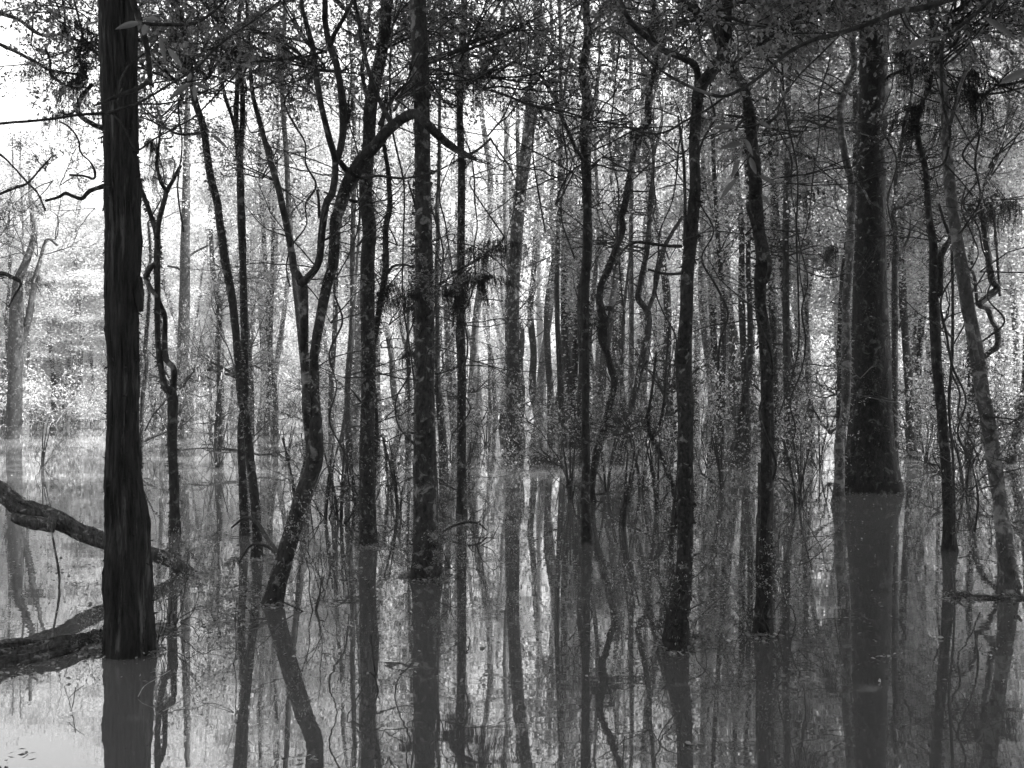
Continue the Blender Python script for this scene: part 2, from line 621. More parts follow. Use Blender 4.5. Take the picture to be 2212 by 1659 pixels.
def hero(name, label, base_v, trunk, branches=(), mat='grey', n=16, lump=.1, ridge=0.03, top=11.0, lean=0, d=None,
         fol=(), cat='tree', roots=True, group=None, crown=True, wob=.12, fuzz=9):
    """trunk: measured from the waterline up; branches: list of (spec string, depth change[, material])
       fol: (kind, count, u, v, spread_u, spread_v, scale)"""
    d = d or depth_at(base_v)
    T = stem3d(parse(trunk), d, lean, wob * .5, d)
    base = T[0].copy()
    base[2] = 0
    # below the water line
    dn = T[0] - (T[1] - T[0]) / np.linalg.norm((T[1] - T[0])[:3]) * .5
    dn[3] = T[0][3] * 1.2
    T = np.concatenate([[dn], T])
    if parse(trunk)[-1][1] <= 5:       # goes on above the frame
        s = (T[-1] - T[-3])[:3]
        s = s / np.linalg.norm(s)
        z0, r0 = T[-1][2], T[-1][3]
        k = 3
        for i in range(1, k + 1):
            s = s * .7 + np.array((0, 0, 1)) * .3
            s = s / np.linalg.norm(s)
            q = T[-1][:3] + s * max(.5, (top - z0)) / k
            T = np.concatenate([T, [[*q, r0 * (1 - .75 * i / k)]]])
    root = thing(name, label, cat, (base[0], base[1], 0), group)
    org = (base[0], base[1], 0)
    b = MB()
    rm = T[:, 3].max()
    b.tube(T, int(n * 1.4), lump, ridge, step=max(rm * .22, .02), seed=d * 3.1, flare=.18 if name in ('dead_tree', 'great_tree') else .42)
    link('trunk', b.mesh('trunk', M[mat], origin=org), root)
    cents = [catmull(T, .15)]
    if fuzz:
        fc = catmull(T, .04)
        fc = fc[(fc[:, 2] > .02) & (fc[:, 2] < 7)]
        k = int(fuzz * len(fc))
        j = RNG.integers(0, len(fc), k)
        keep = vnoise(fc[j][:, :3] * 2.3 + RNG.normal(size=(k, 3)) * .05) > -.25
        j = j[keep]
        a = RNG.uniform(0, 6.283, len(j))
        nrm_ = np.stack([np.cos(a), np.sin(a), np.zeros(len(j))], 1)
        pos = fc[j][:, :3] + nrm_ * fc[j][:, 3:4] * .97 + RNG.normal(size=(len(j), 3)) * np.array((0, 0, .02))
        dr = nrm_ + RNG.normal(size=(len(j), 3)) * .7 + np.array((0, 0, -.5))
        fb = MB()
        l = RNG.uniform(.012, .05, len(j)) * (d / 9) ** .35
        fb.leaves(pos, dr, l, l * .4, 0)
        ep = link('epiphytes', fb.mesh('epiphytes', [M['leaf'] if mat in ('mottled', 'pale') else M['moss']], smooth=False, origin=org), root)
        ep['kind'] = 'stuff'
    for br in branches:
        B = stem3d(parse(br[0]), d, br[1], wob, len(cents))
        b = MB()
        b.tube(B, max(7, n // 2 + 2), lump, ridge, step=max(B[:, 3].max() * .5, .02), seed=d + len(cents))
        link('branch', b.mesh('branch', M[br[2] if len(br) > 2 else mat], origin=org), root)
        cents.append(catmull(B, .15))
    C = np.concatenate(cents)
    ok = C[C[:, 2] > .15]
    S = []
    for (kind, cnt, u, v, su, sv_, s_) in fol:
        if kind == 'bare':
            cnt = max(2, int(cnt * .55))
        cl = [(random.gauss(0, su * 1.1), random.gauss(0, sv_ * 1.1), random.gauss(0, .7)) for _ in range(max(1, cnt // 4))]
        for k in range(cnt):
            cu, cv, cd = random.choice(cl) if kind == 'spray' else (random.gauss(0, su), random.gauss(0, sv_), random.gauss(0, .7))
            jj = 14 if kind == 'spray' and su > 15 else 0
            dd = d + cd
            q = P(u + cu + random.gauss(0, jj), v + cv + random.gauss(0, jj), dd)
            if q[2] < .12:
                q[2] = .12 + random.random() * .4
            if kind == 'climb':
                j = np.argmin(np.abs(ok[:, 2] - q[2]))
                o = link('foliage', random.choice(CLIMB), root)
                o.location = ok[j][:3] - np.array(org)
                o.rotation_euler = (random.gauss(0, .1), random.gauss(0, .1), random.uniform(0, 6.28))
            elif kind == 'shrub':
                q[2] = 0
                o = link('foliage', random.choice(SHRUB), root)
                o.location = q - np.array(org)
                o.rotation_euler = (0, 0, random.uniform(0, 6.28))
            else:
                D_ = np.linalg.norm(ok[:, :3] - q, axis=1)
                j = np.argmin(D_)
                a = ok[j][:3]
                dist = D_[j]
                if kind == 'moss':
                    o = link('moss', random.choice(MOSS), root)
                else:
                    o = link('twigs' if kind == 'bare' else 'foliage', random.choice(KINDS_[kind]), root)
                o.location = q - np.array(org)
                hd = q - a
                yaw = math.atan2(hd[1], hd[0]) + random.gauss(0, .8) if dist > .05 else random.uniform(0, 6.28)
                o.rotation_euler = (random.gauss(0, .3), random.gauss(-.15, .35), yaw) if kind != 'moss' else (random.gauss(0, .15), random.gauss(0, .25), yaw)
                if dist > .08:
                    midp = (a + q) / 2 + np.array((random.gauss(0, .12), random.gauss(0, .12), random.gauss(.05, .12))) * min(1, dist)
                    S.append(np.array([[*a, (.006 + .004 * min(dist, 3)) * d / 11], [*midp, .007 * d / 11], [*q, .005 * d / 11]]))
            o.scale = (s_ * random.uniform(.8, 1.25),) * 3
    if S:
        for s in S[:55]:
            b = MB()
            b.tube(s, 5, .1, 0, step=.07, seed=random.random() * 9, cap=False)
            link('limb', b.mesh('limb', M['twig'], origin=org), root)
    if crown:
        t = T[-1]
        for k in range(3):
            o = link('crown', random.choice(CROWN), root)
            o.location = t[:3] + np.array((random.gauss(0, .8), random.gauss(0, .8), -.9 * k)) - np.array(org)
            o.rotation_euler = (0, 0, random.uniform(0, 6.28))
            o.scale = (random.uniform(.9, 1.4),) * 3
    return root


hero('dead_tree', 'thick dark dead trunk with split weathered wood nearest the camera at left', 1410,
     '279,1410,100 279,1340,97 278,1230,94 275,1140,88 268,1050,76 267,980,70 267,900,62 266,760,64 262,640,68 265,520,70 262,400,68 259,300,64 253,200,60 245,100,54 240,0,50',
     [('284,330,30 283,240,29 283,120,28 282,0,27 283,-300,24', .03), ('296,600,22 300,640,20 304,672,10', -.05), ('262,420,26 240,412,14', .1)],
     'dead', 72, .08, .13, top=7, crown=False, wob=0, fuzz=5)
hero('forked_tree', 'slim dark tree with looped double stem right behind the thick dead trunk', 1150,
     '377,1150,23 376,1050,20 372,960,20 372,857,22 356,832,14 343,762,13 340,706,12 340,622,13 339,566,14 339,510,13 322,454,10 302,398,9 296,340,7',
     [('373,860,16 375,830,14 375,796,13 358,773,13 356,720,12 356,684,11 344,650,10 340,620,8', .15),
      ('339,512,12 344,476,11 353,440,11 361,412,10 372,392,9 390,358,7', .2), ('361,414,9 347,392,8 339,350,7 345,300,5', -.2),
      ('339,566,9 325,580,11 316,600,12 325,622,11 338,640,8', -.1)],
     'grey', 12, top=5, fol=[('bare', 5, 340, 360, 40, 50, .9), ('spray', 5, 330, 330, 40, 40, .9), ('moss', 3, 345, 350, 40, 50, .4)], crown=False)
hero('crooked_sapling', 'thin crooked sapling just right of the thick dead trunk, lichen on its stem', 1020,
     '303,1020,8 306,940,8 308,860,9 316,790,9 314,750,9 320,678,8 322,628,7 314,594,8 325,560,6 320,480,5', [], 'mottled', 8, top=5, crown=False,
     fol=[('bare', 2, 318, 520, 20, 40, .8), ('shrub', 1, 330, 1000, 10, 5, .6)])
hero('leaning_tree', 'grey lichened trunk leaning left, front one of the crossing pair', 1205,
     '556,1205,22 555,1150,20 552,1090,20 540,992,18 532,908,17 521,860,17 515,790,16 504,664,17 487,566,18 473,468,17 470,440,16 454,378,16 440,280,15 420,210,14 406,112,13 392,42,12 378,0,11',
     [('440,285,8 410,290,6 380,288,5 350,270,4', .3), ('406,112,8 430,150,7 450,170,6', -.2)],
     'mottled', 14, top=8, fol=[('spray', 10, 420, 90, 60, 70, 1.0), ('bare', 8, 430, 150, 60, 80, 1.0), ('moss', 4, 400, 120, 40, 60, .5)])
hero('upright_tree', 'upright slim trunk with patchy lichen, rear one of the crossing pair', 1155,
     '529,1155,20 524,1034,17 521,937,17 528,860,17 528,762,16 526,650,16 524,538,16 521,462,17 518,364,15 512,300,12 510,252,11 514,140,10 515,56,9 520,0,8',
     [('518,340,12 524,252,12 522,180,10 512,120,9 520,60,8', .15), ('512,290,8 500,250,8 488,215,8 480,180,7', -.2)],
     'mottled', 12, top=8, fol=[('spray', 12, 520, 90, 50, 60, 1.0), ('moss', 4, 530, 150, 30, 40, .5), ('bare', 6, 530, 200, 50, 80, 1.0)])
hero('y_forked_tree', 'pale forked tree leaning from the water, with a black mossy limb arching right', 1303,
     '590,1303,38 600,1260,37 625,1170,37 655,1070,37 678,1005,37 682,960,34 682,908,26 680,860,21 679,796,20 679,762,20 691,692,21 705,622,22 719,566,23 724,482,23 733,454,25 744,420,28 763,378,33',
     [('763,378,32 783,344,28 811,314,26 833,286,25 867,258,23 898,246,22 923,269,20 951,297,18 985,322,15 1027,344,8', -.5, 'mossy'),
      ('676,985,26 668,930,22 662,880,20 662,830,19 657,762,19 657,678,19 654,622,21 651,605,20', .1),
      ('652,612,19 642,592,17 635,583,16 629,538,15 615,468,14 601,406,14 581,336,12 562,266,11 545,196,9 537,84,8 534,28,7 530,-200,5', .5),
      ('651,612,19 665,600,17 688,566,16 696,496,16 705,440,16 719,412,16 724,350,14 710,294,14 693,224,13 682,154,13 674,98,12 660,42,10 651,0,9 640,-200,6', -.3),
      ('724,352,14 733,330,14 741,280,16 738,210,15 727,140,15 712,98,14 702,42,13 702,0,12 700,-260,8', .3),
      ('712,100,12 722,75,10 733,56,9 748,28,8 763,0,7', -.4, 'mossy'),
      ('763,378,16 748,366,14 735,350,11', 0, 'mossy'),
      ('845,268,12 817,210,10 797,154,10 783,98,9 772,28,8 766,0,8 760,-150,6', .3),
      ('682,154,9 665,140,9 640,110,8 610,90,8 575,76,7 540,58,5', .4, 'twig'),
      ('780,385,7 820,380,6 870,385,5 930,375,4', -.3, 'twig'),
      ('690,470,7 688,430,6 685,410,6', -.2)],
     'mottled', 20, .08, .02, d=depth_at(1303), fol=[('spray', 10, 660, 70, 80, 70, .8), ('bare', 10, 740, 480, 70, 100, .8), ('spray', 4, 690, 430, 60, 50, .6), ('bare', 8, 780, 640, 60, 120, .8),
                                                     ('moss', 1, 752, 235, 3, 10, .4), ('moss', 3, 1000, 340, 20, 6, .2)], crown=False)
hero('straight_tree', 'straight mottled trunk wrapped in leafy climbers, left of the central trunk', 1175,
     '795,1175,36 793,1000,33 795,800,32 793,600,31 798,500,29 790,420,28 797,300,27 800,238,27 812,170,26 825,112,26 836,0,25',
     [('800,240,10 790,200,9 782,150,9 790,100,8 800,0,7', .3), ('820,270,10 850,210,9 880,180,7 920,150,5', .4), ('700,415,4 745,430,6 795,440,8', .1, 'twig')],
     'mottled', 16, top=10, fol=[('climb', 5, 795, 1000, 5, 150, .55), ('spray', 7, 830, 110, 60, 80, .9), ('bare', 10, 800, 700, 60, 220, .9), ('bare', 7, 750, 1050, 50, 60, .8),
                                 ('climb', 3, 795, 500, 5, 100, .4), ('moss', 3, 870, 110, 40, 60, .35), ])
hero('winding_tree', 'slim winding stem twisting up in front of the straight climber-clad trunk', 1165,
     '803,1165,15 805,1048,14 811,937,14 808,860,14 800,790,14 811,720,13 822,650,13 833,580,13 833,496,13 842,448,12 839,378,10 831,322,9 826,270,8 836,200,7',
     [('837,590,7 850,575,6 875,572,5 893,578,5', -.2)], 'mossy', 10, top=6, crown=False, fol=[('bare', 8, 830, 500, 40, 150, .8), ('moss', 2, 834, 620, 4, 12, .5), ])
hero('central_tree', 'stout straight trunk in the centre with a moss-covered foot and leaves at the waterline', 1245,
     '920,1245,62 921,1215,58 920,1150,55 920,1080,52 918,992,48 917,900,45 917,796,43 917,700,41 917,622,40 915,500,36 913,398,34 912,300,34 911,224,35 906,100,35 903,0,35',
     [('900,180,9 870,210,8 850,240,7', .4), ('905,170,7 880,190,7 855,215,5', -.3)],
     'central', 24, .06, .05, top=12, fol=[('climb', 3, 920, 1050, 5, 100, .5), ('bare', 18, 930, 250, 90, 150, 1.0), ('bare', 10, 930, 800, 50, 150, .7),
                                          ('spray', 8, 960, 100, 60, 70, .9), ('moss', 3, 878, 650, 3, 60, .45), ('spray', 3, 925, 640, 8, 20, .35), ('spray', 2, 960, 1235, 12, 4, .3)])
hero('slim_tree', 'slim pole-like stem close behind the central trunk on its right', 1030,
     '958,1030,18 957,960,18 950,880,16 945,800,12 945,700,10 943,594,10 946,500,9 944,454,9 948,380,8 950,200,7 952,0,6', [], 'mossy', 10, top=9, fol=[('bare', 8, 960, 600, 30, 180, 1.0), ('shrub', 2, 965, 1030, 20, 4, .9)])
hero('moss_hung_tree', 'straight trunk right of the central one, its side limbs hung with black moss', 1112,
     '997,1112,22 997,1000,21 997,900,20 997,796,19 995,700,18 995,622,18 996,500,17 997,398,16 996,336,15 993,252,15 996,168,15 1001,56,15 1003,0,14',
     [('962,640,10 975,625,11 1000,612,11 1030,602,9 1065,598,7', -.8, 'mossy'), ('975,590,6 1005,575,7 1040,555,7 1075,530,6 1090,512,5', -.5, 'mossy'),
      ('997,340,7 1030,325,6 1060,300,5', .5), ('1000,118,8 1030,122,7 1050,135,6 1070,110,6 1085,60,5 1090,20,5', .4, 'mossy')],
     'mottled', 14, .06, .02, top=12, fol=[('moss', 4, 1050, 602, 20, 4, .6), ('moss', 3, 1060, 535, 25, 12, .6), ('moss', 4, 985, 625, 14, 12, .6), ('moss', 4, 1050, 130, 25, 15, .6),
                                           ('bare', 9, 1010, 500, 50, 200, 1.1), ('spray', 7, 1040, 230, 45, 90, 1.0), ('bare', 6, 1010, 1070, 30, 20, .8)])
hero('standing_tree', 'smooth grey trunk leaning slightly right towards its top, standing alone in open water', 987,
     '1112,987,36 1110,960,32 1108,900,29 1108,796,28 1108,700,27 1109,622,27 1118,482,27 1126,398,26 1143,280,26 1154,168,26 1166,98,27 1164,0,24',
     [('1160,140,9 1200,120,7 1240,118,6', .6), ('1125,130,6 1090,110,6 1050,90,5', .5)],
     'central', 16, .05, .02, top=15, fol=[('bare', 5, 1130, 450, 40, 180, 1.3), ('bare', 4, 1180, 900, 30, 40, 1.3), ('bare', 6, 1100, 120, 60, 60, 1.6)])
hero('kinked_tree', 'kinked mossy trunk with a long limb curving off to the left', 1172,
     '1268,1172,25 1266,1100,21 1266,1020,19 1265,900,18 1265,796,17 1264,678,18 1265,594,21 1269,538,20 1268,398,20 1262,330,18 1261,280,18 1269,220,22 1262,185,20 1258,157,17 1266,98,17 1271,70,17 1266,0,15',
     [('1256,342,11 1244,322,10 1228,285,9 1216,258,9 1205,225,8 1188,196,8 1166,162,7 1118,137,4', -.3), ('1271,75,8 1290,60,6 1310,45,5', .3)],
     'grey', 14, .12, .03, top=10, fol=[('bare', 16, 1240, 420, 70, 160, 1.0), ('spray', 12, 1240, 60, 50, 50, 1.0), ('spray', 3, 1262, 520, 10, 80, .4), ('bare', 5, 1240, 1050, 30, 50, .8), ('spray', 3, 1270, 330, 15, 20, .5)])
hero('twisted_tree', 'black twisted trunk with bristly epiphytes winding up right of the kinked trunk', 1082,
     '1279,1082,14 1279,1048,14 1286,992,16 1306,922,16 1320,866,14 1328,824,15 1318,790,14 1311,762,13 1300,728,16 1307,700,15 1297,664,16 1297,622,15 1315,580,15 1331,532,14 1345,496,13 1343,468,15 1353,426,15 1362,370,12 1372,322,11 1380,286,14 1400,265,16 1399,224,13 1409,168,12 1418,126,11 1412,60,10 1412,0,9',
     [('1372,322,8 1390,300,6 1420,290,5', -.3)], 'mossy', 14, .22, .04, top=9,
     fol=[('moss', 4, 1300, 680, 3, 30, .35), ('bare', 14, 1350, 480, 60, 160, 1.0), ('spray', 12, 1390, 60, 60, 60, 1.2), ('bare', 5, 1320, 1000, 30, 60, .8), ('moss', 3, 1380, 270, 5, 30, .4)])
hero('bent_stem_tree', 'thin bent grey stem that forks into two crooked poles, behind the black twisted trunk', 1000,
     '1338,1000,16 1353,936,14 1367,866,14 1376,832,14 1390,762,13 1401,706,14 1398,672,14 1378,644,13 1384,608,12 1398,538,12 1402,496,11 1404,440,10 1409,398,9 1412,340,8',
     [('1399,672,10 1412,636,10 1423,580,10 1440,524,9 1474,468,7', .5), ('1376,834,9 1385,800,7 1398,780,6', -.4)],
     'mossy', 12, .15, .03, crown=False, fol=[('bare', 12, 1400, 520, 50, 140, 1.3), ('moss', 3, 1352, 905, 6, 14, .6), ('spray', 14, 1430, 330, 60, 110, 1.5)])
hero('forked_sapling', 'leaning sapling forked like a wishbone just left of the near right-hand trunk', 1085,
     '1462,1085,14 1457,1062,13 1440,1014,12 1426,978,11 1406,942,10 1401,902,8 1409,838,6 1418,760,5',
     [('1408,944,9 1423,922,8 1434,874,7 1439,796,6 1446,700,4', .3)], 'mossy', 9, crown=False, fol=[('bare', 8, 1410, 880, 40, 60, .9), ('spray', 4, 1400, 900, 30, 60, .6)])
hero('near_right_tree', 'dark mossy near trunk with swollen leafy foot, forking high up near the right-centre', 1402,
     '1460,1402,48 1461,1377,50 1465,1330,46 1473,1280,40 1478,1230,37 1480,1160,36 1480,1020,36 1481,880,35 1477,796,35 1477,760,34 1482,678,29 1485,594,28 1493,510,28 1499,440,25 1502,398,24 1500,308,24 1505,240,24 1510,195,27 1535,158,26 1560,122,24 1571,84,20 1569,42,18 1572,0,17',
     [('1508,200,17 1504,146,15 1476,126,14 1434,109,13 1398,81,12 1370,56,11 1352,30,10 1340,0,9', -.2, 'grey'), ('1562,115,18 1555,90,20 1544,56,22 1516,34,20 1490,15,17 1468,0,16', .1, 'mossy'),
      ('1471,532,8 1440,531,7 1412,527,7 1370,524,6 1342,546,5 1332,572,4', -.4, 'mossy'), ('1474,590,6 1440,592,6 1400,582,5', -.3, 'mossy'),
      ('1478,530,7 1480,450,7 1479,398,7 1476,336,6 1465,252,5', .1, 'twig'), ('1434,109,9 1415,90,8 1398,60,7', -.3, 'grey')],
     'mossy', 22, .08, .05, top=8, crown=False, fol=[('climb', 2, 1462, 1350, 2, 12, .3), ('bare', 10, 1440, 420, 60, 120, .7), ('bare', 7, 1540, 480, 50, 120, .6), ('spray', 10, 1480, 40, 60, 40, .8), ('bare', 5, 1440, 1180, 40, 70, .5), ('bare', 3, 1430, 1300, 10, 20, .35), ('bare', 3, 1520, 1290, 20, 20, .35)])
hero('vine_clad_tree', 'dark trunk wrapped by a thick vine, second near trunk on the right', 1368,
     '1647,1368,38 1650,1306,35 1653,1216,32 1656,1104,29 1658,992,28 1658,880,27 1656,818,27 1652,720,26 1644,664,25 1642,608,26 1648,552,30 1639,496,29 1632,430,29 1632,400,28 1628,350,27 1624,300,25 1620,252,24 1614,218,20 1605,185,19 1588,157,17 1572,128,13',
     [('1645,1340,10 1638,1280,9 1636,1200,8 1640,1100,8 1640,1000,7', -.1, 'twig'), ('1662,1330,9 1664,1250,8 1660,1150,8 1666,1050,6 1662,900,5', -.15, 'twig'), ('1668,1240,6 1645,1180,6 1636,1120,6 1660,1060,6 1676,1000,6 1650,930,6 1642,880,6 1668,820,5 1664,760,5 1640,700,5', -.2, 'grey'),
      ('1614,440,8 1625,480,9 1640,520,10 1658,550,11 1663,580,10 1655,610,8', -.12, 'grey'), ('1620,255,7 1600,262,6 1590,280,5', -.2), ('1650,290,7 1665,262,5 1690,240,5', .2)],
     'mossy', 20, .09, .05, crown=False, fol=[('climb', 1, 1648, 1350, 2, 6, .28), ('bare', 8, 1680, 420, 60, 100, .7), ('bare', 6, 1690, 1150, 40, 120, .5), ('spray', 6, 1650, 130, 60, 40, .8), ('bare', 3, 1700, 1310, 14, 20, .35)])
hero('lichened_tree', 'pale lichened bent trunk standing against the left side of the biggest trunk', 1088,
     '1811,1088,25 1814,1020,22 1813,960,21 1818,920,21 1825,894,20 1828,824,20 1828,762,22 1828,700,18 1828,650,17 1834,566,17 1839,454,17 1839,392,16 1825,336,15 1817,280,15 1817,224,14 1834,174,14 1845,140,13 1842,84,12 1845,0,11',
     [('1842,110,7 1870,80,6 1890,60,5', .3), ('1845,385,6 1865,410,5 1880,440,4', -.3)],
     'pale', 14, .07, .02, top=10, fol=[('bare', 8, 1790, 500, 50, 150, 1.0), ('spray', 9, 1780, 160, 60, 100, 1.1), ('spray', 2, 1830, 840, 10, 60, .5)])
hero('great_tree', 'biggest trunk of all, massive and lichen-blotched, rising from a flared foot at right', 1060,
     '1881,1060,122 1881,1035,114 1880,1000,104 1880,964,98 1880,900,90 1881,796,84 1879,700,77 1878,622,72 1880,500,66 1881,398,62 1884,300,60 1886,224,60 1887,100,60 1887,0,60',
     [('1890,50,14 1860,20,12 1840,-20,10', .8), ('1905,180,10 1930,160,8 1960,150,6', -.5)],
     'big', 30, .05, .03, top=16, fol=[('climb', 3, 1880, 1030, 20, 20, .9), ('bare', 12, 1890, 350, 60, 180, 1.2), ('climb', 5, 1880, 800, 10, 160, .9), ('spray', 12, 1900, 60, 80, 50, 1.5), ('bare', 8, 1860, 860, 60, 60, 1.1)])
hero('pole_tree', 'narrow straight trunk standing against the right side of the biggest trunk', 1022,
     '1934,1022,15 1934,900,14 1933,796,14 1933,700,14 1933,594,13 1935,510,13 1929,468,14 1935,426,11 1937,380,9 1946,322,9 1954,266,8 1970,200,8 1965,100,7 1960,0,7',
     [('1934,560,6 1955,530,6 1966,500,5', .2), ('1937,715,5 1948,695,5 1957,668,4', -.1)], 'mottled', 12, .14, .02, top=9, fol=[('bare', 9, 1960, 500, 40, 150, 1.2), ('spray', 14, 1960, 260, 50, 120, 1.3)])
hero('branching_tree', 'dark trunk with a short hooked limb, left of the pale leaning trunk at far right', 1188,
     '2052,1188,27 2049,1110,24 2046,1048,22 2038,936,21 2030,850,21 2023,780,22 2019,678,22 2016,620,20 2017,538,18 2007,470,14 2004,420,13 1998,360,12 1985,310,12 1980,262,13 1995,220,13 2008,180,12 2012,120,10 2016,0,9',
     [('2028,640,17 2031,590,14 2033,552,13 2045,530,12 2056,516,11', -.2, 'mossy'), ('2056,530,6 2058,640,6 2057,760,7 2050,880,6 2058,980,5 2062,1090,5 2060,1180,6', -.3, 'twig'), ('2056,516,9 2040,480,6 2028,440,5', -.2, 'twig')],
     'grey', 16, .12, .03, top=8, crown=False, fol=[('moss', 3, 1985, 250, 12, 18, .6), ('moss', 3, 1960, 140, 14, 20, .6), ('bare', 14, 2030, 480, 50, 150, .9), ('spray', 12, 2000, 120, 60, 80, 1.0), ('bare', 6, 2060, 1000, 30, 60, .6), ('climb', 2, 2030, 900, 3, 60, .4)])
hero('pale_leaning_tree', 'pale leaning trunk with peeling bark at the far right edge of the water', 1281,
     '2178,1281,38 2176,1230,36 2170,1160,33 2159,1076,29 2147,992,31 2132,900,31 2122,846,30 2114,790,30 2094,678,28 2080,594,27 2066,510,25 2052,398,23 2044,308,20 2041,224,18 2027,112,15 2010,28,12 2004,0,11',
     [('2188,1190,9 2195,1240,8 2205,1270,7', -.3), ('2116,800,12 2104,740,11 2096,690,9', .1), ('2044,300,9 2060,240,8 2080,170,7 2110,120,6', -.2)],
     'pale', 18, .08, .04, top=8, crown=False, fol=[('climb', 3, 2120, 850, 3, 100, .35), ('bare', 12, 2090, 450, 60, 150, .8), ('spray', 14, 2100, 120, 60, 90, .9), ('bare', 6, 2130, 1080, 40, 60, .5), ('moss', 4, 2111, 175, 22, 14, .45)])
hero('coiled_tree', 'twisted mossy stem coiling beyond the pale leaning trunk at far right', 1010,
     '2096,1010,16 2094,950,15 2100,880,16 2108,820,14 2125,773,12 2153,748,12 2155,714,13 2142,690,11 2133,667,12 2117,658,14 2135,640,15 2153,622,15 2142,600,14 2133,538,13 2125,482,13 2111,426,13 2085,415,10 2060,418,8',
     [('2160,640,6 2150,500,6 2140,440,9 2115,420,10', .3), ('2111,660,7 2105,600,7 2095,580,6 2076,562,5', -.2)], 'mossy', 12, .2, .03, crown=False,
     fol=[('spray', 20, 2140, 540, 60, 170, 1.5), ('moss', 4, 2120, 430, 30, 10, 1.0), ('bare', 12, 2120, 700, 50, 120, 1.2), ('shrub', 3, 2090, 1000, 30, 5, 1.5)])
hero('edge_tree', 'grey trunk leaning right at the right-hand border, behind the coiled stem', 960,
     '2150,960,18 2156,860,16 2158,790,15 2170,700,16 2178,600,15 2184,538,14 2175,426,14 2170,300,13 2176,150,12 2180,0,11', [], 'grey', 12, .1, .02, top=11,
     fol=[('spray', 18, 2170, 330, 40, 170, 1.8), ('bare', 6, 2170, 600, 30, 120, 1.5)])
hero('hollow_tree', 'old forked background trunk at the far left edge beside a pale leaning pole', 948,
     '29,948,30 31,880,30 34,818,30 34,740,32 36,678,28 39,608,20 56,566,16 70,524,12 74,496,10 66,440,8 64,380,6',
     [('38,760,24 52,720,18 64,678,15 72,630,14 78,594,12 88,560,8', .8), ('78,596,8 100,520,6 125,530,5', .6)],
     'grey', 14, .12, .03, crown=False, fol=[('bare', 6, 60, 560, 40, 60, 2.0), ('spray', 5, 70, 560, 30, 40, 1.6), ('moss', 3, 78, 590, 8, 20, .9)])
hero('bushy_sapling', 'small sapling with two dense balls of fine foliage, standing left of the crossing pair', 978,
     '474,978,9 476,930,8 473,860,9 472,780,6 473,706,6 470,660,5 472,600,4', [('465,978,8 466,920,7 470,868,7', .1)], 'twig', 8, crown=False,
     fol=[('spray', 9, 470, 650, 16, 30, 1.0), ('spray', 9, 466, 775, 18, 20, 1.0)])
hero('stump_tree', 'broken-topped background pole between the two near trunks on the right', 965,
     '1553,965,16 1555,880,15 1549,796,15 1543,750,14 1541,678,14 1538,600,14 1537,586,12', [], 'grey', 12, .1, .04, crown=False, fol=[('climb', 2, 1545, 760, 3, 60, .8), ('bare', 9, 1560, 680, 30, 90, 1.3), ('spray', 6, 1570, 560, 25, 50, 1.3)])
hero('tilted_pole', 'dark pole tilting right out of the water just left of the vine-wrapped trunk', 973,
     '1597,973,19 1602,908,17 1611,852,15 1619,796,13 1620,678,12 1616,566,11 1618,450,10 1610,300,9 1612,0,7', [], 'grey', 12, .06, .02, top=13, fol=[('bare', 6, 1620, 700, 30, 120, 1.3), ('climb', 1, 1604, 880, 3, 60, .5), ('spray', 16, 1600, 250, 60, 120, 1.6)])
hero('slender_tree', 'slender lichened trunk directly behind the vine-wrapped trunk', 962,
     '1674,962,16 1674,846,15 1669,678,15 1666,594,15 1671,510,15 1671,426,14 1675,300,13 1672,150,12 1672,0,11', [('1675,440,7 1690,425,6 1720,420,5 1750,440,4', -.3)], 'mottled', 12, .08, .02, top=13, fol=[('bare', 9, 1700, 550, 40, 150, 1.3), ('spray', 18, 1700, 200, 50, 120, 1.6)])
hero('narrow_tree', 'narrow dark trunk right of the vine-wrapped trunk with climbers round its foot', 1000,
     '1701,1000,18 1702,900,17 1700,800,16 1698,678,15 1698,594,14 1697,500,14 1700,398,13 1702,250,12 1705,0,10', [], 'grey', 12, .08, .02, top=12, fol=[('climb', 3, 1702, 940, 4, 50, .9), ('bare', 10, 1720, 700, 50, 150, 1.2), ('moss', 3, 1770, 470, 20, 60, 1.0), ('spray', 18, 1740, 250, 50, 130, 1.5)])
hero('ringed_tree', 'distant straight grey trunk seen right of the looped double stem', 930,
     '395,930,28 396,880,27 394,818,26 398,678,24 400,538,20 402,420,17 404,300,14 406,200,10', [('404,560,5 420,545,5 450,530,4', .5), ('404,600,5 385,580,5 362,575,4', .5)], 'mottled', 14, .04, .02, crown=False,
     fol=[('bare', 5, 405, 420, 40, 80, 2.0)])
hero('sunlit_tree', 'bright silvery sunlit trunk far off between the centre trunks', 902,
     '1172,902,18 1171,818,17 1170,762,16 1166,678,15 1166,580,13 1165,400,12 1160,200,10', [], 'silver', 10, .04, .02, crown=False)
hero('broad_far_tree', 'broad hazy trunk far behind the kinked trunk', 906,
     '1218,906,44 1222,840,38 1228,760,36 1230,640,35 1230,538,34 1232,400,32 1234,200,28 1235,0,24', [], 'grey', 14, .05, .02, top=20, fol=[('bare', 6, 1230, 500, 30, 150, 2.4)])
hero('thin_far_tree', 'thin pale pole far off just left of the bent forked stem', 960,
     '1363,960,12 1363,818,12 1364,700,11 1363,510,10 1364,350,9 1362,0,7', [], 'pale', 10, .05, .02, top=14, fol=[('bare', 5, 1365, 500, 20, 150, 1.5)])
hero('far_right_tree', 'hazy ringed trunk in the gap right of the biggest trunk', 940,
     '1968,940,20 1968,850,19 1968,734,18 1967,510,18 1966,350,16 1966,0,13', [], 'pale', 12, .05, .02, top=17, fol=[('bare', 5, 1970, 600, 20, 150, 1.8), ('spray', 6, 1970, 250, 40, 100, 2.0)])
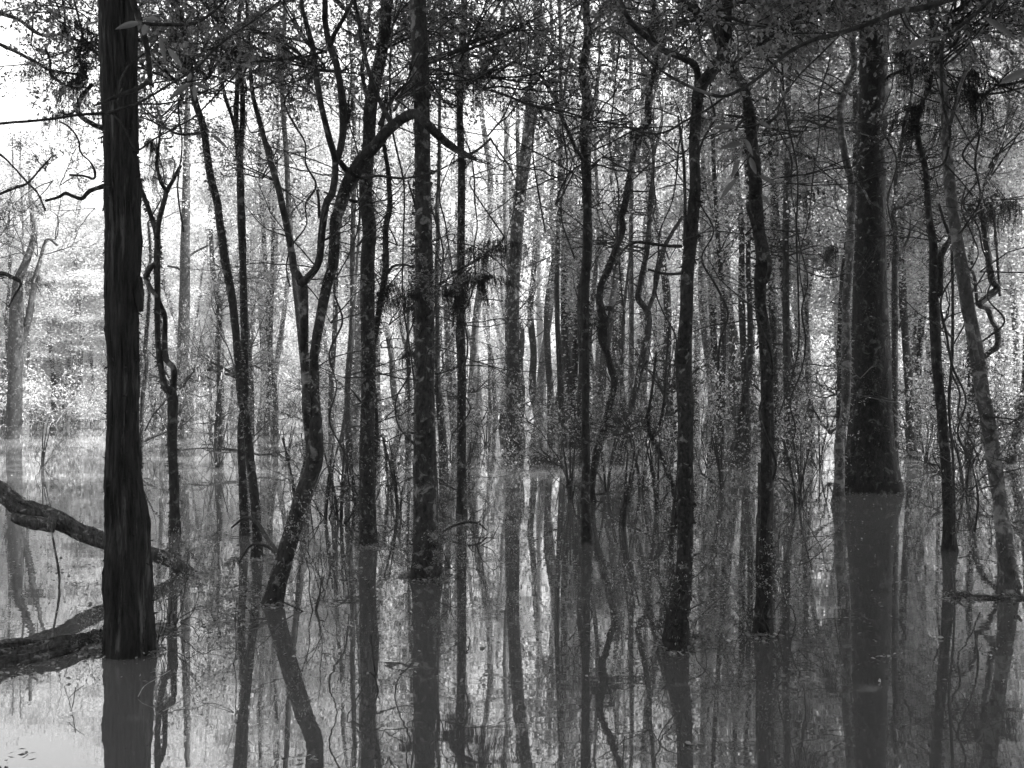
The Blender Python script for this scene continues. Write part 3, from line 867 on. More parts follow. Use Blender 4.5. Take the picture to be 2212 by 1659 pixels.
hero('gap_tree', 'lichened slim trunk third to the right of the biggest trunk', 955,
     '1984,955,15 1984,860,14 1985,762,14 1993,678,15 1993,594,14 1990,426,13 1990,250,12 1992,0,10', [], 'mottled', 10, .08, .02, top=15, fol=[('bare', 6, 1990, 600, 20, 150, 1.5), ('spray', 6, 2000, 250, 40, 100, 1.8)])
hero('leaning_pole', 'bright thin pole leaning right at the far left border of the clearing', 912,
     '-12,912,10 0,800,9 12,720,9 22,640,8 30,560,7', [], 'silver', 8, .04, 0, crown=False)

# ------------------------------------------------------------------ flooded shrubs and saplings
SHR = [(620, 1000, .9), (700, 1120, .8), (735, 1130, .9), (770, 1090, 1.0), (640, 1080, .6), (840, 1060, 1.0), (862, 1100, .9), (1010, 1040, .9), (1215, 1010, 1.2), (1232, 1080, 1.1),
       (1310, 1060, .9), (1345, 1140, .7), (1385, 1060, .9), (1530, 1010, 1.3), (1560, 1060, .9), (1730, 1040, 1.2), (1770, 1010, 1.3), (1722, 1090, .9), (2000, 1000, 1.2), (2085, 1060, 1.1),
       (2195, 990, 1.4), (880, 990, 1.2), (1050, 960, 1.4), (470, 1010, 1.0), (590, 960, 1.5), (90, 1010, .8), (1420, 1100, .8), (1600, 1000, 1.2), (665, 1060, .7), (1960, 960, 1.5), (1445, 1200, .5)]
for i, (u, v, s) in enumerate(SHR):
    d = depth_at(v)
    q = P(u, v, d)
    side = 'thick dead trunk' if u < 500 else 'leaning forked tree' if u < 850 else 'central trunk' if u < 1150 else 'kinked trunk' if u < 1360 else 'near right trunks' if u < 1750 else 'biggest trunk'
    r_ = thing('flooded_shrub', 'twiggy small-leaved shrub rising from the water near the ' + side, 'shrub', (q[0], q[1], 0), 'flooded shrubs near the ' + side)
    b = MB()
    for k in range(3):
        a = random.uniform(0, 6.28)
        b.tube([(0, 0, -.3, .02), (math.cos(a) * .06, math.sin(a) * .06, .3, .016), (math.cos(a) * .2, math.sin(a) * .2, .9, .009)], 6, .15, 0, seed=k + u)
    link('stem', b.mesh('stem', M['twig']), r_)
    o = link('foliage', random.choice(SHRUB), r_)
    o.rotation_euler = (0, 0, random.uniform(0, 6.28))
    o.scale = (s, s, s * random.uniform(.9, 1.3))
    r_.scale = (1, 1, 1)

# bush at the left shore, its sunlight put into the paler leaf colour
b = MB()
rnd = random.Random(5)
S, Lf = [], []
for k in range(70):
    a = rnd.uniform(0, 6.28)
    grow(S, Lf, (rnd.gauss(0, .5), rnd.gauss(0, .5), rnd.uniform(0, 1.2)), nrm((math.cos(a), math.sin(a), rnd.uniform(.1, 1.6))), rnd.uniform(1.2, 2.4), .012, 0,
         [dict(seg=.2, wig=.1, grav=-.05, gap=.22, ang=.7, ratio=.35, leaf=.5), dict(seg=.1, wig=.15, grav=-.05, gap=9, ang=.5, ratio=.3, leaf=1.5)], rnd)
b.segs(S, 0)
A = np.array(Lf)
b.leaves(A[:, :3], A[:, 3:], .09, .03, 1)
me = b.mesh('sun_tinted_bush', [M['twigpale'], M['leafsunlit']], smooth=False)
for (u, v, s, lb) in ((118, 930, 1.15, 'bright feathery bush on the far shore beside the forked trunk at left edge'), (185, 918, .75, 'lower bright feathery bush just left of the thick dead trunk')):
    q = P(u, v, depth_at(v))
    t = thing('sun_tinted_bush', lb, 'bush', (q[0], q[1], 0), 'bright bushes on the far shore', me)
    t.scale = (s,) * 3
    t.rotation_euler = (0, 0, u)


# ------------------------------------------------------------------ background trees (whole-tree prototypes)
def far_proto(i):
    rnd = random.Random(700 + i)
    hgt = rnd.uniform(15, 20)
    pts = []
    x = y = 0.0
    for k in range(9):
        z = -.6 + (hgt + .6) * k / 8
        r = .15 * (1 - .7 * k / 8) * (1.25 if k == 0 else 1)
        pts.append((x, y, z, r))
        x += rnd.gauss(0, .16)
        y += rnd.gauss(0, .16)
    b = MB()
    c = b.tube(pts, 9, .1, .02, step=.35, seed=i)
    S, Lf = [], []
    for k in range(14):
        j = int((.3 + .68 * rnd.random()) * (len(c) - 1))
        a = rnd.uniform(0, 6.28)
        grow(S, [], tuple(c[j][:3]), nrm((math.cos(a), math.sin(a), rnd.uniform(.2, 1.1))), rnd.uniform(1.2, 2.8), .035, 0,
             [dict(seg=.3, wig=.14, grav=.02, gap=.5, ang=.7, ratio=.6), dict(seg=.2, wig=.15, grav=0, gap=9, ang=.7, ratio=.5)], rnd)
    b.segs(S, 0)
    f = MB()
    cs, ds, ls = [], [], []
    ncl = 85
    for k in range(ncl):
        t = rnd.random() ** .75
        z = hgt * (.22 + .80 * t)
        a = rnd.uniform(0, 6.28)
        rad = rnd.uniform(.1, 1) * (1.0 + 1.6 * math.sin(min(1, t) * math.pi * .8))
        cx, cy_ = math.cos(a) * rad, math.sin(a) * rad
        m_ = rnd.randint(130, 380)
        s_ = rnd.uniform(.22, .5)
        p = RNG.normal(size=(m_, 3)) * np.array((s_, s_, s_ * .6)) + np.array((cx, cy_, z))
        cs.append(p)
    for k in range(10):      # climbers low on the trunk
        z = rnd.uniform(.2, 7)
        m_ = rnd.randint(80, 300)
        cs.append(RNG.normal(size=(m_, 3)) * np.array((.22, .22, .5)) + np.array((0, 0, z)))
    cs = np.concatenate(cs)
    dd = RNG.normal(size=cs.shape) + np.array((0, 0, -.3))
    l = .065 * RNG.uniform(.6, 1.7, len(cs))
    f.leaves(cs, dd, l, l * .6, 0)
    tw = []
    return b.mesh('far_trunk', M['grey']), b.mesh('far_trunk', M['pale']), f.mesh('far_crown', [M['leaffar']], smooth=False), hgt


PROTO = [far_proto(i) for i in range(6)]


def far_tree(u, d, r_scale, h_scale, label, group, pale, fol=True):
    k = random.randrange(len(PROTO))
    x = (u - CX) / F * d
    t = thing('background_tree', label, 'tree', (x, d, 0), group)
    rz = random.uniform(0, 6.28)
    o = link('trunk', PROTO[k][1 if pale else 0], t)
    o.scale = (r_scale, r_scale, h_scale)
    o.rotation_euler = (random.gauss(0, .035), random.gauss(0, .035), rz)
    if fol:
        o2 = link('crown', PROTO[k][2], t)
        s = random.uniform(.9, 1.3)
        o2.scale = (s, s, h_scale)
        o2.rotation_euler = o.rotation_euler


random.seed(21)
cnt = 0
for i in range(165):
    u = random.uniform(-60, 1200) if i < 75 else random.uniform(1200, 2270)
    d = random.uniform(34, 72)
    if u < 700 and d < 52 and random.random() < .6:
        d = random.uniform(52, 74)
    if u < 330:
        d = random.uniform(60, 78)
    hs = random.uniform(.75, 1.15) * (.8 if u < 330 else 1)
    leafy = random.random() < (.75 if u < 330 else .6 if u < 700 else .5 if u < 1300 else .5 if u < 1850 else .65)
    far_tree(u, d, random.uniform(.6, 1.5), hs, 'slender hazy tree standing deep among the far flooded forest', 'hazy trees deep in the flooded forest', random.random() < .4, leafy)
for i in range(24):
    u, d = random.uniform(-80, 400), random.uniform(42, 60)
    far_tree(u, d, random.uniform(.5, 1.1), random.uniform(.5, .8), 'slender hazy tree standing deep among the far flooded forest', 'hazy trees deep in the flooded forest', random.random() < .5)
for i in range(37):
    u = random.uniform(1180, 2260) if i > 6 else random.uniform(560, 1000)
    if i > 28:
        u = random.uniform(1720, 2290)
    d = random.uniform(21, 34)
    far_tree(u, d, random.uniform(.35, .8), random.uniform(.6, 1.0), 'slim leafy tree standing in the water behind the nearer trunks', 'slim leafy trees behind the nearer trunks', random.random() < .25, random.random() < (.35 if u < 1750 else .9))


for i in range(95):
    d = random.uniform(19, 62) if i > 45 else random.uniform(40, 75)
    u = random.uniform(300, 2250) if d < 45 else random.uniform(-20, 2250)
    if 1060 < u < 1200 and d < 40:
        continue
    t = thing('understorey_bush', 'leafy bush growing out of the flood water among the farther trunks', 'bush', ((u - CX) / F * d, d, 0), 'bushes among the farther trunks')
    for k in range(2):
        o = link('foliage', random.choice(CROWN), t)
        o.location = (random.gauss(0, .3), random.gauss(0, .3), random.uniform(.1, .6) + 1.3 * k)
        o.rotation_euler = (0, 0, random.uniform(0, 6.28))
        o.scale = (random.uniform(.5, .8), random.uniform(.5, .8), random.uniform(.7, 1.5))


# ------------------------------------------------------------------ masses of wood: far backdrop and unseen foliage that shades the near scene
def wood(name, centres, hmin, hmax, per, leafsize, m, spread=1.6, zlo=.2):
    f = MB()
    cs = []
    for (x, y, h) in centres:
        k = int(per)
        nc = 10
        for j in range(nc):
            z = h * (zlo + (1 - zlo) * random.random())
            s = random.uniform(.35, 1.0)
            ctr = np.array((x + random.gauss(0, spread), y + random.gauss(0, spread), z))
            cs.append(RNG.normal(size=(int(k / nc * s / .7), 3)) * np.array((s, s, s * .6)) + ctr)
    cs = np.concatenate(cs)
    cs = cs[cs[:, 2] > 0.05]
    if name == 'unseen_shade_wood':
        cs = cs[(np.abs(cs[:, 0]) > .5 * np.abs(cs[:, 1]) + 1.6) | ((cs[:, 1] < -2)) | ((cs[:, 2] > 1.6 + .45 * np.hypot(cs[:, 0], cs[:, 1]) + .8))]
    l = leafsize * RNG.uniform(.6, 1.5, len(cs))
    f.leaves(cs, RNG.normal(size=cs.shape), l, l * .65, 0)
    o = link(name, f.mesh(name, [m], smooth=False))
    o['kind'] = 'stuff'
    o['category'] = 'forest'
    return o


C_ = []
for i in range(560):
    d = random.uniform(80, 100)
    x = random.uniform(-75, 75)
    u = CX + x / d * F
    h = random.uniform(8, 22) * (1.1 if u < 230 else 1.3)
    C_.append((x, d, h))
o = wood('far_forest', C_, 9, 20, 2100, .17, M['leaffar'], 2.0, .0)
o['label'] = 'pale hazy wall of woodland closing off the far side of the water'
C_ = []
for i in range(260):        # unseen, beside and behind the viewer; added to keep skylight off the trunks
    a = random.uniform(R(118), R(422 - 0))
    rr = random.uniform(5, 22)
    x, y = rr * math.sin(a) , rr * math.cos(a)
    if y > 0 and abs(x) < .62 * y + 2.5:
        continue
    if y < 4 and abs(x) < 2.2 and y > -3:
        continue
    C_.append((x, y, random.uniform(6, 13)))
o = wood('unseen_shade_wood', C_, 5, 12, 600, .16, M['leafmid'], 1.3, .03)
o['label'] = 'unseen leafy wood added round the viewpoint to shade the near trunks'

C_ = []
for i in range(800):        # unseen canopy above the frame, added to block sun on near water
    x, y = random.uniform(-9, 25), random.uniform(-8, 18)
    if i > 380:
        x, y = random.uniform(1, 24), random.uniform(-7, 15)
    if x < -.25 * y - 1:
        continue
    C_.append((x, y, 5 + .5 * max(y, 0) + random.uniform(3.5, 8)))
for i in range(18):  # more added clusters, shading the right middle ground
    x, y = random.uniform(9, 29), random.uniform(17, 29)
    C_.append((x, y, 6 + .5 * y + random.uniform(3.5, 7)))
o = wood('unseen_shade_canopy', C_, 5, 12, 900, .15, M['leafmid'], 1.4, .6)
o['label'] = 'unseen leafy canopy added above the frame to shade the near water'

# ------------------------------------------------------------------ fallen wood, sticks, overhanging branches
def solid(name, label, cat, specs, mat, group=None, n=14, lump=.12, ridge=.04, step=None):
    """specs: list of (points (u,v,w,d)) strings; first is the body, the others are branch parts"""
    root, org = None, None
    for k, s_ in enumerate(specs):
        pts = []
        for (u, v, w_, d) in parse(s_):
            pts.append((*P(u, v, d), w_ * .5 / F * d))
        pts = np.array(pts)
        if root is None:
            org = pts[0][:3].copy()
            org[2] = max(org[2], 0)
        b = MB()
        b.tube(pts, n if k == 0 else max(6, n // 2), lump, ridge, step=step or max(pts[:, 3].max() * .4, .012), seed=k * 3 + pts[0][0])
        if root is None:
            me = b.mesh(name, M[mat], origin=org)
            root = thing(name, label, cat, org, group, me)
            if mat == 'wet':
                fc = catmull(pts, .012)
                kk = len(fc) * 7
                j = RNG.integers(0, len(fc), kk)
                j = j[vnoise(fc[j][:, :3] * 5) > -.2]
                a = RNG.uniform(-.3, 3.45, len(j))
                nn = np.stack([.25 * np.cos(a), np.cos(a), np.sin(a)], 1)
                pos = fc[j][:, :3] + nn * fc[j][:, 3:4] * .98
                l = RNG.uniform(.006, .028, len(j))
                fb = MB()
                fb.leaves(pos, nn + RNG.normal(size=nn.shape) * .8, l, l * .45, 0)
                link('moss', fb.mesh('moss', [M['moss']], smooth=False, origin=org), root)['kind'] = 'stuff'
        else:
            link('branch', b.mesh('branch', M[mat], origin=org), root)
    return root, org


def add_leaves(root, org, spec, mat='leafbig', n=1):
    """broad leaves: (u, v, d, direction u, direction v, length in px, width in px)"""
    for (u, v, d, du, dv, L_, W_) in spec:
        c = P(u, v, d)
        dr = np.array((du, random.uniform(-.3, .3), -dv))
        dr = dr / np.linalg.norm(dr)
        L_, W_ = L_ / F * d * .85, W_ / F * d * .8
        sd = np.cross(dr, (random.uniform(-.3, .3), 1, random.uniform(-.3, .3)))
        sd /= np.linalg.norm(sd)
        nn = np.cross(sd, dr)
        b = MB()
        v_, q_ = [], []
        K = 10
        for k in range(K + 1):
            t = k / K
            wv = W_ * .5 * math.sin(math.pi * t ** .8) ** .8 + .0006
            ctr = c + dr * L_ * t + np.array((0, 0, -1)) * L_ * .22 * t * t
            v_ += [ctr - sd * wv + nn * wv * .35, ctr, ctr + sd * wv + nn * wv * .35]
        for k in range(K):
            for j in range(2):
                q_.append((k * 3 + j, k * 3 + j + 1, k * 3 + j + 4, k * 3 + j + 3))
        b.add(v_, q_)
        link('leaf', b.mesh('leaf', M[mat], origin=org), root)


solid('fallen_log', 'long mossy log slanting into the water behind the thick dead trunk', 'log',
      ['-190,985,40,8.3 -60,1036,40,8.4 0,1062,40,8.5 42,1093,38,8.5 112,1118,37,8.6 168,1146,34,8.7 232,1172,31,8.75 300,1190,27,8.8 350,1204,26,8.85 385,1222,26,8.85 412,1240,24,8.9 432,1256,20,8.95 450,1275,14,9.0',
       '120,1136,34,8.55 75,1128,30,8.5 42,1120,26,8.45 30,1117,18,8.4', '106,1112,5,8.4 112,1150,4,8.35 128,1245,5,8.3 122,1290,4,8.2 107,1352,3,7.9'], 'wet', n=48, lump=.2, ridge=.12, step=.02)
solid('rotting_log', 'ridged half-sunk rotting log running from the left border to the thick dead trunk', 'log',
      ['-200,1475,70,5.7 -60,1445,66,5.85 0,1432,60,5.95 60,1422,52,6.05 130,1402,42,6.2 190,1384,32,6.4 232,1372,20,6.5 270,1368,10,6.6',
       '-60,1405,22,6.1 10,1393,22,6.2 60,1388,16,6.3 110,1386,8,6.35', '200,1362,8,6.75 235,1368,10,6.7 300,1362,12,6.75 345,1352,10,6.9 385,1348,5,7.0'], 'wet', n=64, lump=.16, ridge=.3, step=.02)
solid('drift_log', 'thin flat log floating in front of the pale leaning trunk at the right border', 'log',
      ['2400,1292,14,7.75 2212,1293,12,7.8 2150,1291,11,7.82 2090,1289,9,7.85 2052,1285,5,7.9', '2060,1288,6,7.85 2085,1278,5,7.8 2100,1286,4,7.8'], 'wet', n=10)
solid('bent_root', 'arching bare root between the slim poles left of the leaning forked tree', 'branch',
      ['500,1140,4,9.0 530,1118,6,8.9 556,1130,8,8.8 575,1160,9,8.6 600,1195,8,8.2 612,1240,6,8.0', '516,1215,4,8.6 540,1180,5,8.6 565,1176,7,8.5 590,1190,7,8.4 606,1215,8,8.1'], 'twig', n=8)
solid('drift_branch', 'crooked dark branch floating behind the central trunk at right', 'branch',
      ['955,1150,4,11.2 980,1136,5,11.3 1010,1128,5,11.3 1035,1132,4,11.3 1052,1146,3,11.3', '1010,1128,3,11.3 1022,1110,2,11.4 1044,1098,1.5,11.5'], 'twig', n=8)
solid('jointed_stick', 'dark jointed stick standing out of the water in the bottom centre', 'stick',
      ['817,1493,4,5.42 812,1470,4,5.44 807,1458,4,5.44 797,1452,3.5,5.44', '811,1462,3.5,5.43 808,1430,4,5.43 804,1400,3.5,5.44 801,1371,4,5.44'], 'twig', n=7)
solid('crossed_stick', 'thin crossed stick poking from the bright water below the rotting log', 'stick',
      ['153,1536,2.2,5.05 158,1520,2,5.1 163,1485,2.4,5.1', '149,1508,1.6,5.1 160,1496,1.6,5.1 182,1480,1.4,5.1'], 'twig', n=6)
solid('straight_stick', 'fine straight twig in the bright water above the crossed stick', 'stick', ['139,1462,1.6,5.6 146,1440,1.4,5.6 153,1415,1.4,5.6'], 'twig', n=6)
solid('tall_twig', 'tall hair-thin stem standing in open water left of the leaning forked tree', 'stick',
      ['505,1434,2.4,5.95 510,1400,2.2,5.95 509,1330,2,5.97 512,1290,2,5.97', '510,1310,1.5,5.96 500,1275,1.3,5.96 488,1240,1.2,5.96', '510,1308,1.5,5.96 525,1285,1.3,5.96 548,1255,1.2,5.96'], 'twig', n=6)
solid('floating_branch', 'leafless branch with a forked tip floating left of the mossy near trunk', 'branch',
      ['1372,1286,4,8.1 1395,1297,6,7.9 1430,1316,5,7.7 1450,1330,4,7.5', '1395,1298,6,7.9 1405,1310,5,7.85 1412,1318,3,7.8'], 'twig', n=7)
solid('forked_stick', 'small forked stick lying on the bright patch between the two near trunks', 'stick',
      ['1652,1270,3,8.2 1632,1284,3,8.0 1608,1276,3,8.2', '1632,1284,3,8.0 1618,1290,3,7.95 1608,1295,2,7.9'], 'twig', n=6)
solid('thin_twig', 'thin pale twig arching over the shadow of the dead trunk at its foot', 'stick',
      ['298,1505,1.6,5.3 312,1482,1.8,5.35 340,1465,1.8,5.4 368,1448,2,5.6'], 'twigpale', n=6)
solid('bowed_twig', 'long bowed twig dipping into the water right of the dead trunk', 'stick',
      ['353,1536,2,5.05 380,1520,1.8,5.15 420,1485,1.8,5.3 460,1460,1.6,5.45 505,1428,2,5.5 470,1415,1.4,5.6 425,1410,1.2,5.7'], 'twigpale', n=6)

r_, og = solid('overhanging_branch', 'stout black branch hanging down in front of the dead trunk top', 'branch',
      ['275,-120,18,3.6 288,0,15,3.6 296,25,14,3.6 302,50,15,3.6 316,98,12,3.6 322,140,11,3.6 325,178,10,3.6 331,185,6,3.6', '325,174,11,3.6 300,190,10,3.55 266,203,9,3.5 240,214,8,3.5 204,228,5,3.45',
       '306,50,9,3.6 340,53,8,3.6 409,52,8,3.65 450,34,7,3.7 487,0,6,3.7 530,-60,5,3.7', '256,206,5,3.5 262,170,5,3.55 280,140,4,3.6 312,115,4,3.6 345,80,2,3.7'], 'mossy', n=12, lump=.16)
add_leaves(r_, og, [(300, 50, 3.5, -1, .0, 62, 16), (312, 52, 3.5, 0, 1, 26, 18), (312, 42, 3.6, 1, -.2, 40, 14)])
r_, og = solid('overhanging_branch', 'long thin wavy branch crossing in front of the dead trunk from the left border', 'branch',
      ['-60,276,6,3.2 0,267,6,3.2 60,262,6,3.2 112,257,6,3.25 170,248,6,3.3 238,243,8,3.3 270,232,6,3.3 308,218,5,3.35 370,180,5,3.4 420,150,5,3.45 460,110,5,3.5 490,84,5,3.5 525,60,4,3.6 560,36,4,3.6 620,-10,3,3.7',
       '241,243,6,3.3 265,270,5,3.3 280,300,5,3.3 298,324,5,3.3 330,302,4,3.3 380,275,4,3.35 420,252,4,3.4 476,196,3.5,3.4 521,148,3,3.45', '270,232,4,3.3 300,225,4,3.3 350,224,4,3.35 400,214,3,3.4 460,190,3,3.4 500,165,2,3.45',
       '298,324,3,3.3 296,326,5,3.3 280,318,2,3.3', '262,240,3,3.3 255,215,3,3.3 268,180,2.5,3.3'], 'mossy', n=9, lump=.14)
add_leaves(r_, og, [(345, 80, 3.4, .3, 1, 60, 14), (362, 105, 3.4, .8, .8, 58, 16), (412, 180, 3.4, -1, .5, 66, 14), (415, 178, 3.4, .9, .2, 50, 12), (418, 182, 3.4, .2, 1, 40, 14), (405, 176, 3.4, .2, -.5, 30, 14), (455, 290, 3.4, 1, .6, 52, 9), (520, 140, 3.4, 1, .1, 34, 9)])
r_, og = solid('overhanging_branch', 'long sagging branch sweeping down across the right half from the top', 'branch',
      ['2300,-90,20,4.3 2150,-30,17,4.2 2041,2,15,4.1 1990,18,14,4.1 1943,24,13,4.05 1890,45,11,4.0 1845,62,10,4.0 1800,76,10,3.95 1761,85,9,3.9 1705,112,8,3.9 1649,160,7,3.85 1600,193,7,3.8 1560,208,7,3.8 1510,195,7,3.8 1460,172,6,3.8 1412,140,5,3.8 1370,100,4,3.8 1328,67,3,3.8',
       '1570,206,5,3.8 1530,235,5,3.8 1482,260,5,3.8 1445,282,5,3.8 1415,289,4,3.8 1380,284,4,3.8 1364,279,3,3.8 1340,262,2,3.8', '1412,290,3,3.8 1440,310,3,3.8 1470,332,4,3.8 1500,310,3,3.8 1540,290,3,3.8', '1820,70,4,3.95 1780,110,4,3.9 1720,170,3.5,3.9 1680,230,3,3.9 1650,262,3,3.9',
       '1943,24,5,4.05 1960,60,4,4.05 2000,90,3,4.0 2040,88,3,4.0'], 'grey', n=11, lump=.12)
r_, og = solid('overhanging_branch', 'crooked black branch dropping in a zigzag at the upper right corner', 'branch',
      ['2175,-50,8,3.7 2139,0,8,3.7 2100,36,8,3.7 2060,68,7,3.7 2041,80,8,3.7 2035,110,7,3.7 2033,140,7,3.7 2034,185,6,3.7 2038,224,6,3.7 2045,255,6,3.7 2052,280,6,3.7 2050,315,5,3.7 2038,353,5,3.7 2010,365,4,3.7 1985,370,3,3.7',
       '2158,-40,5,3.7 2145,20,5,3.7 2120,60,4,3.7 2088,100,4,3.7 2060,125,4,3.7 2040,142,4,3.7', '2036,95,3,3.7 1995,85,3,3.7 1970,60,2.5,3.7 1955,30,2,3.7', '2041,355,4,3.7 2070,385,3,3.7 2100,420,2,3.7',
       '2030,222,3,3.7 1990,210,3,3.7 1950,185,2,3.7'], 'mossy', n=10, lump=.13)
add_leaves(r_, og, [(2128, 38, 2.6, 1, .35, 95, 22), (2230, 150, 2.6, -1, .2, 80, 24), (2000, 82, 3.6, -1, .35, 52, 18), (2040, 78, 3.6, -1, .1, 48, 9)])
r_, og = solid('overhanging_branch', 'drooping twig with long pointed leaves between the two near trunks', 'branch',
      ['1700,190,4,4.6 1680,250,4,4.6 1640,268,4,4.6 1600,275,3.5,4.6 1560,268,3,4.6', '1640,268,3,4.6 1620,330,3,4.6 1600,360,2.5,4.6', '1600,360,2.5,4.6 1585,385,2,4.6'], 'twig', n=7)
add_leaves(r_, og, [(1590, 276, 4.5, -1, -.2, 60, 15), (1605, 310, 4.5, -1, .05, 66, 15), (1598, 345, 4.5, -.5, 1, 44, 14), (1620, 340, 4.5, .4, 1, 40, 15), (1592, 385, 4.5, -.9, .9, 62, 13), (1610, 300, 4.5, .6, 1, 40, 13), (1640, 380, 4.5, 1, .3, 44, 12), (1645, 420, 4.5, .8, .9, 36, 9), (1640, 262, 4.5, .8, .3, 34, 12)])

# limbs reaching across the bright gap at upper left (they belong to a tree outside the frame)
r_, og = solid('gnarled_limb', 'gnarled mossy limb with dangling tufts entering over the clearing at upper left', 'branch',
      ['-120,-40,11,9 -40,10,10,9 0,28,9,9 40,42,8,9 78,70,8,9 105,78,7,9 135,74,7,9 160,84,7,9 190,100,8,9.2 215,120,8,9.4', '-60,70,9,8.6 0,96,8,8.6 30,110,8,8.6 70,130,7,8.6 110,152,7,8.6 150,158,6,8.7 190,165,6,8.8',
       '140,185,9,8.6 110,160,7,8.6 108,130,6,8.6 98,105,5,8.6', '200,180,9,8.6 180,205,10,8.6 168,230,11,8.6 175,252,10,8.6 200,268,11,8.6 228,280,12,8.7', '166,235,6,8.6 150,247,5,8.6 130,243,4,8.6',
       '78,0,4,9 72,30,4,9 70,70,4,9 68,95,3,9 80,120,2,9', '135,0,5,9 140,40,5,9 138,74,5,9 122,105,3,9', '160,0,6,9 170,40,5,9 178,80,6,9 172,120,7,9 176,150,7,9 165,170,6,9 140,188,6,9'], 'mossy', n=10, lump=.2)
for (u, v, s_) in ((120, 155, .45), (150, 175, .5), (175, 90, .45), (178, 140, .6), (125, 243, .4), (60, 80, .2), (190, 60, .5), (140, 60, .35)):
    o = link('moss', random.choice(MOSS), r_)
    o.location = P(u, v, 8.7) - og
    o.scale = (s_,) * 3
    o.rotation_euler = (0, 0, u)
for (u, v) in ((190, 40), (175, 110), (200, 150), (160, 20), (205, 90), (185, 190), (130, 40), (200, 20)):
    o = link('foliage', random.choice(SPRAY), r_)
    o.location = P(u, v, 9) - og
    o.rotation_euler = (random.gauss(0, .5), random.gauss(0, .5), random.uniform(0, 6.3))
    o.scale = (random.uniform(.5, .85),) * 3
r_, og = solid('gnarled_limb', 'wiry dark limb with a leafy tuft halfway up the left border', 'branch',
      ['-60,448,6,8 0,419,6,8 35,405,6,8 60,395,5,8 90,362,4,8 110,340,3,8', '-40,320,5,8 0,334,5,8 30,362,4,8 60,395,5,8 80,415,4,8 92,440,4,8 98,455,5,8', '98,434,6,8 125,426,7,8 142,418,8,8 160,425,8,8 178,428,9,8 195,412,10,8 225,402,11,8.1',
       '128,262,4,8 150,275,4,8 168,300,4,8 175,330,4,8 195,350,4,8 205,372,6,8 202,386,5,8 180,380,5,8 150,378,5,8', '-30,600,10,8 0,590,10,8 25,598,9,8 45,612,6,8 30,640,4,8 18,665,3,8'], 'mossy', n=9, lump=.2)
for (u, v) in ((115, 390), (100, 370), (130, 400), (0, 470), (10, 600)):
    o = link('foliage', random.choice(SPRAY), r_)
    o.location = P(u, v, 8) - og
    o.rotation_euler = (random.gauss(0, .5), random.gauss(0, .5), random.uniform(0, 6.3))
    o.scale = (random.uniform(.35, .5),) * 3
for (u, v) in ((40, 400), (-10, 560), (205, 450), (20, 520)):
    o = link('twigs', random.choice(BARE), r_)
    o.location = P(u, v, 8) - og
    o.rotation_euler = (random.gauss(0, .3), .5, math.pi + random.gauss(0, .4))
    o.scale = (random.uniform(.35, .5),) * 3

# hanging vines
VL = [(742, 10.2, 300, 1050), (870, 9.5, 100, 900), (925, 9.3, 0, 800), (985, 12, 400, 1000), (1015, 12, 200, 760), (1240, 10.4, 0, 560), (1340, 11.5, 100, 700), (1445, 12, 300, 900), (1530, 9, 200, 800), (1700, 9.5, 0, 900),
      (1720, 12, 300, 1000), (1760, 13, 100, 650), (1930, 13, 0, 520), (2085, 11, 500, 1000), (2070, 8.5, 420, 1150), (2110, 9, 300, 800), (640, 9.8, 200, 620), (410, 9.3, 100, 500), (1180, 12.5, 0, 500), (890, 10, 500, 1100)]
PLV = {742: 'left of the straight climber-clad trunk', 1930: 'before the biggest trunk'}
for i, (u, d, v0, v1) in enumerate(VL):
    b = MB()
    pts = []
    q0 = P(u, v0, d)
    q1 = P(u, v1, d)
    q1[2] = max(q1[2], .05)
    K = 12
    top = q0[2] + (3 if v0 < 150 else .5)
    for k in range(K + 1):
        t = k / K
        z = top + (q1[2] - top) * t
        pts.append((q0[0] + random.gauss(0, .05) + .12 * math.sin(t * 7 + i), d + random.gauss(0, .05), z, random.uniform(.006, .011)))
    b.tube(pts, 6, .15, 0, step=.05, seed=i)
    zone = 'left half' if u < 1106 else 'right half'
    near = ('between the dead trunk and the central trunk' if u < 900 else 'close around the central trunk' if u < 1106 else 'between the kinked trunk and the near trunks' if u < 1600 else 'around the biggest and rightmost trunks')
    org = pts[-1][:3]
    thing('hanging_vine', 'thin dark vine hanging ' + near, 'vine', org, 'vines hanging ' + near, b.mesh('hanging_vine', M['twig'], origin=org))

# moss-topped hummock beside the standing trunk
q = P(1185, 1000, depth_at(1000))
b = MB()
th = np.linspace(0, 2 * math.pi, 40, endpoint=False)
vv, K = [], 12
for k in range(K + 1):
    t = k / K
    for a in th:
        rr = (1 - t) * (1 + .25 * math.sin(3 * a + 1) + .1 * math.sin(7 * a))
        vv.append((math.cos(a) * rr * .62, math.sin(a) * rr * .5, -.15 + .42 * (1 - (1 - t) ** 1.6)))
vv = np.array(vv)
vv[:, 2] += .04 * vnoise(vv * 9)
i = np.arange(K)[:, None] * 40
j = np.arange(40)[None, :]
b.add(vv, np.stack([i + j, i + (j + 1) % 40, i + 40 + (j + 1) % 40, i + 40 + j], -1).reshape(-1, 4))
hm = thing('mossy_hummock', 'low mossy mound in the water beside the standing grey trunk', 'mound', (q[0], q[1], 0), None, b.mesh('mossy_hummock', M['mossy']))
c = RNG.normal(size=(1800, 3)) * np.array((.3, .26, .05)) + np.array((0, 0, .2))
b = MB()
b.leaves(c, RNG.normal(size=c.shape) + np.array((0, 0, .8)), .05, .02, 0)
link('foliage', b.mesh('foliage', [M['leafmid']], smooth=False), hm)
for (u, v) in ((1195, 985), (1210, 990)):
    o = link('twigs', random.choice(BARE), hm)
    o.location = P(u, v, q[1]) - q
    o.rotation_euler = (0, -1.0, random.uniform(0, 6))

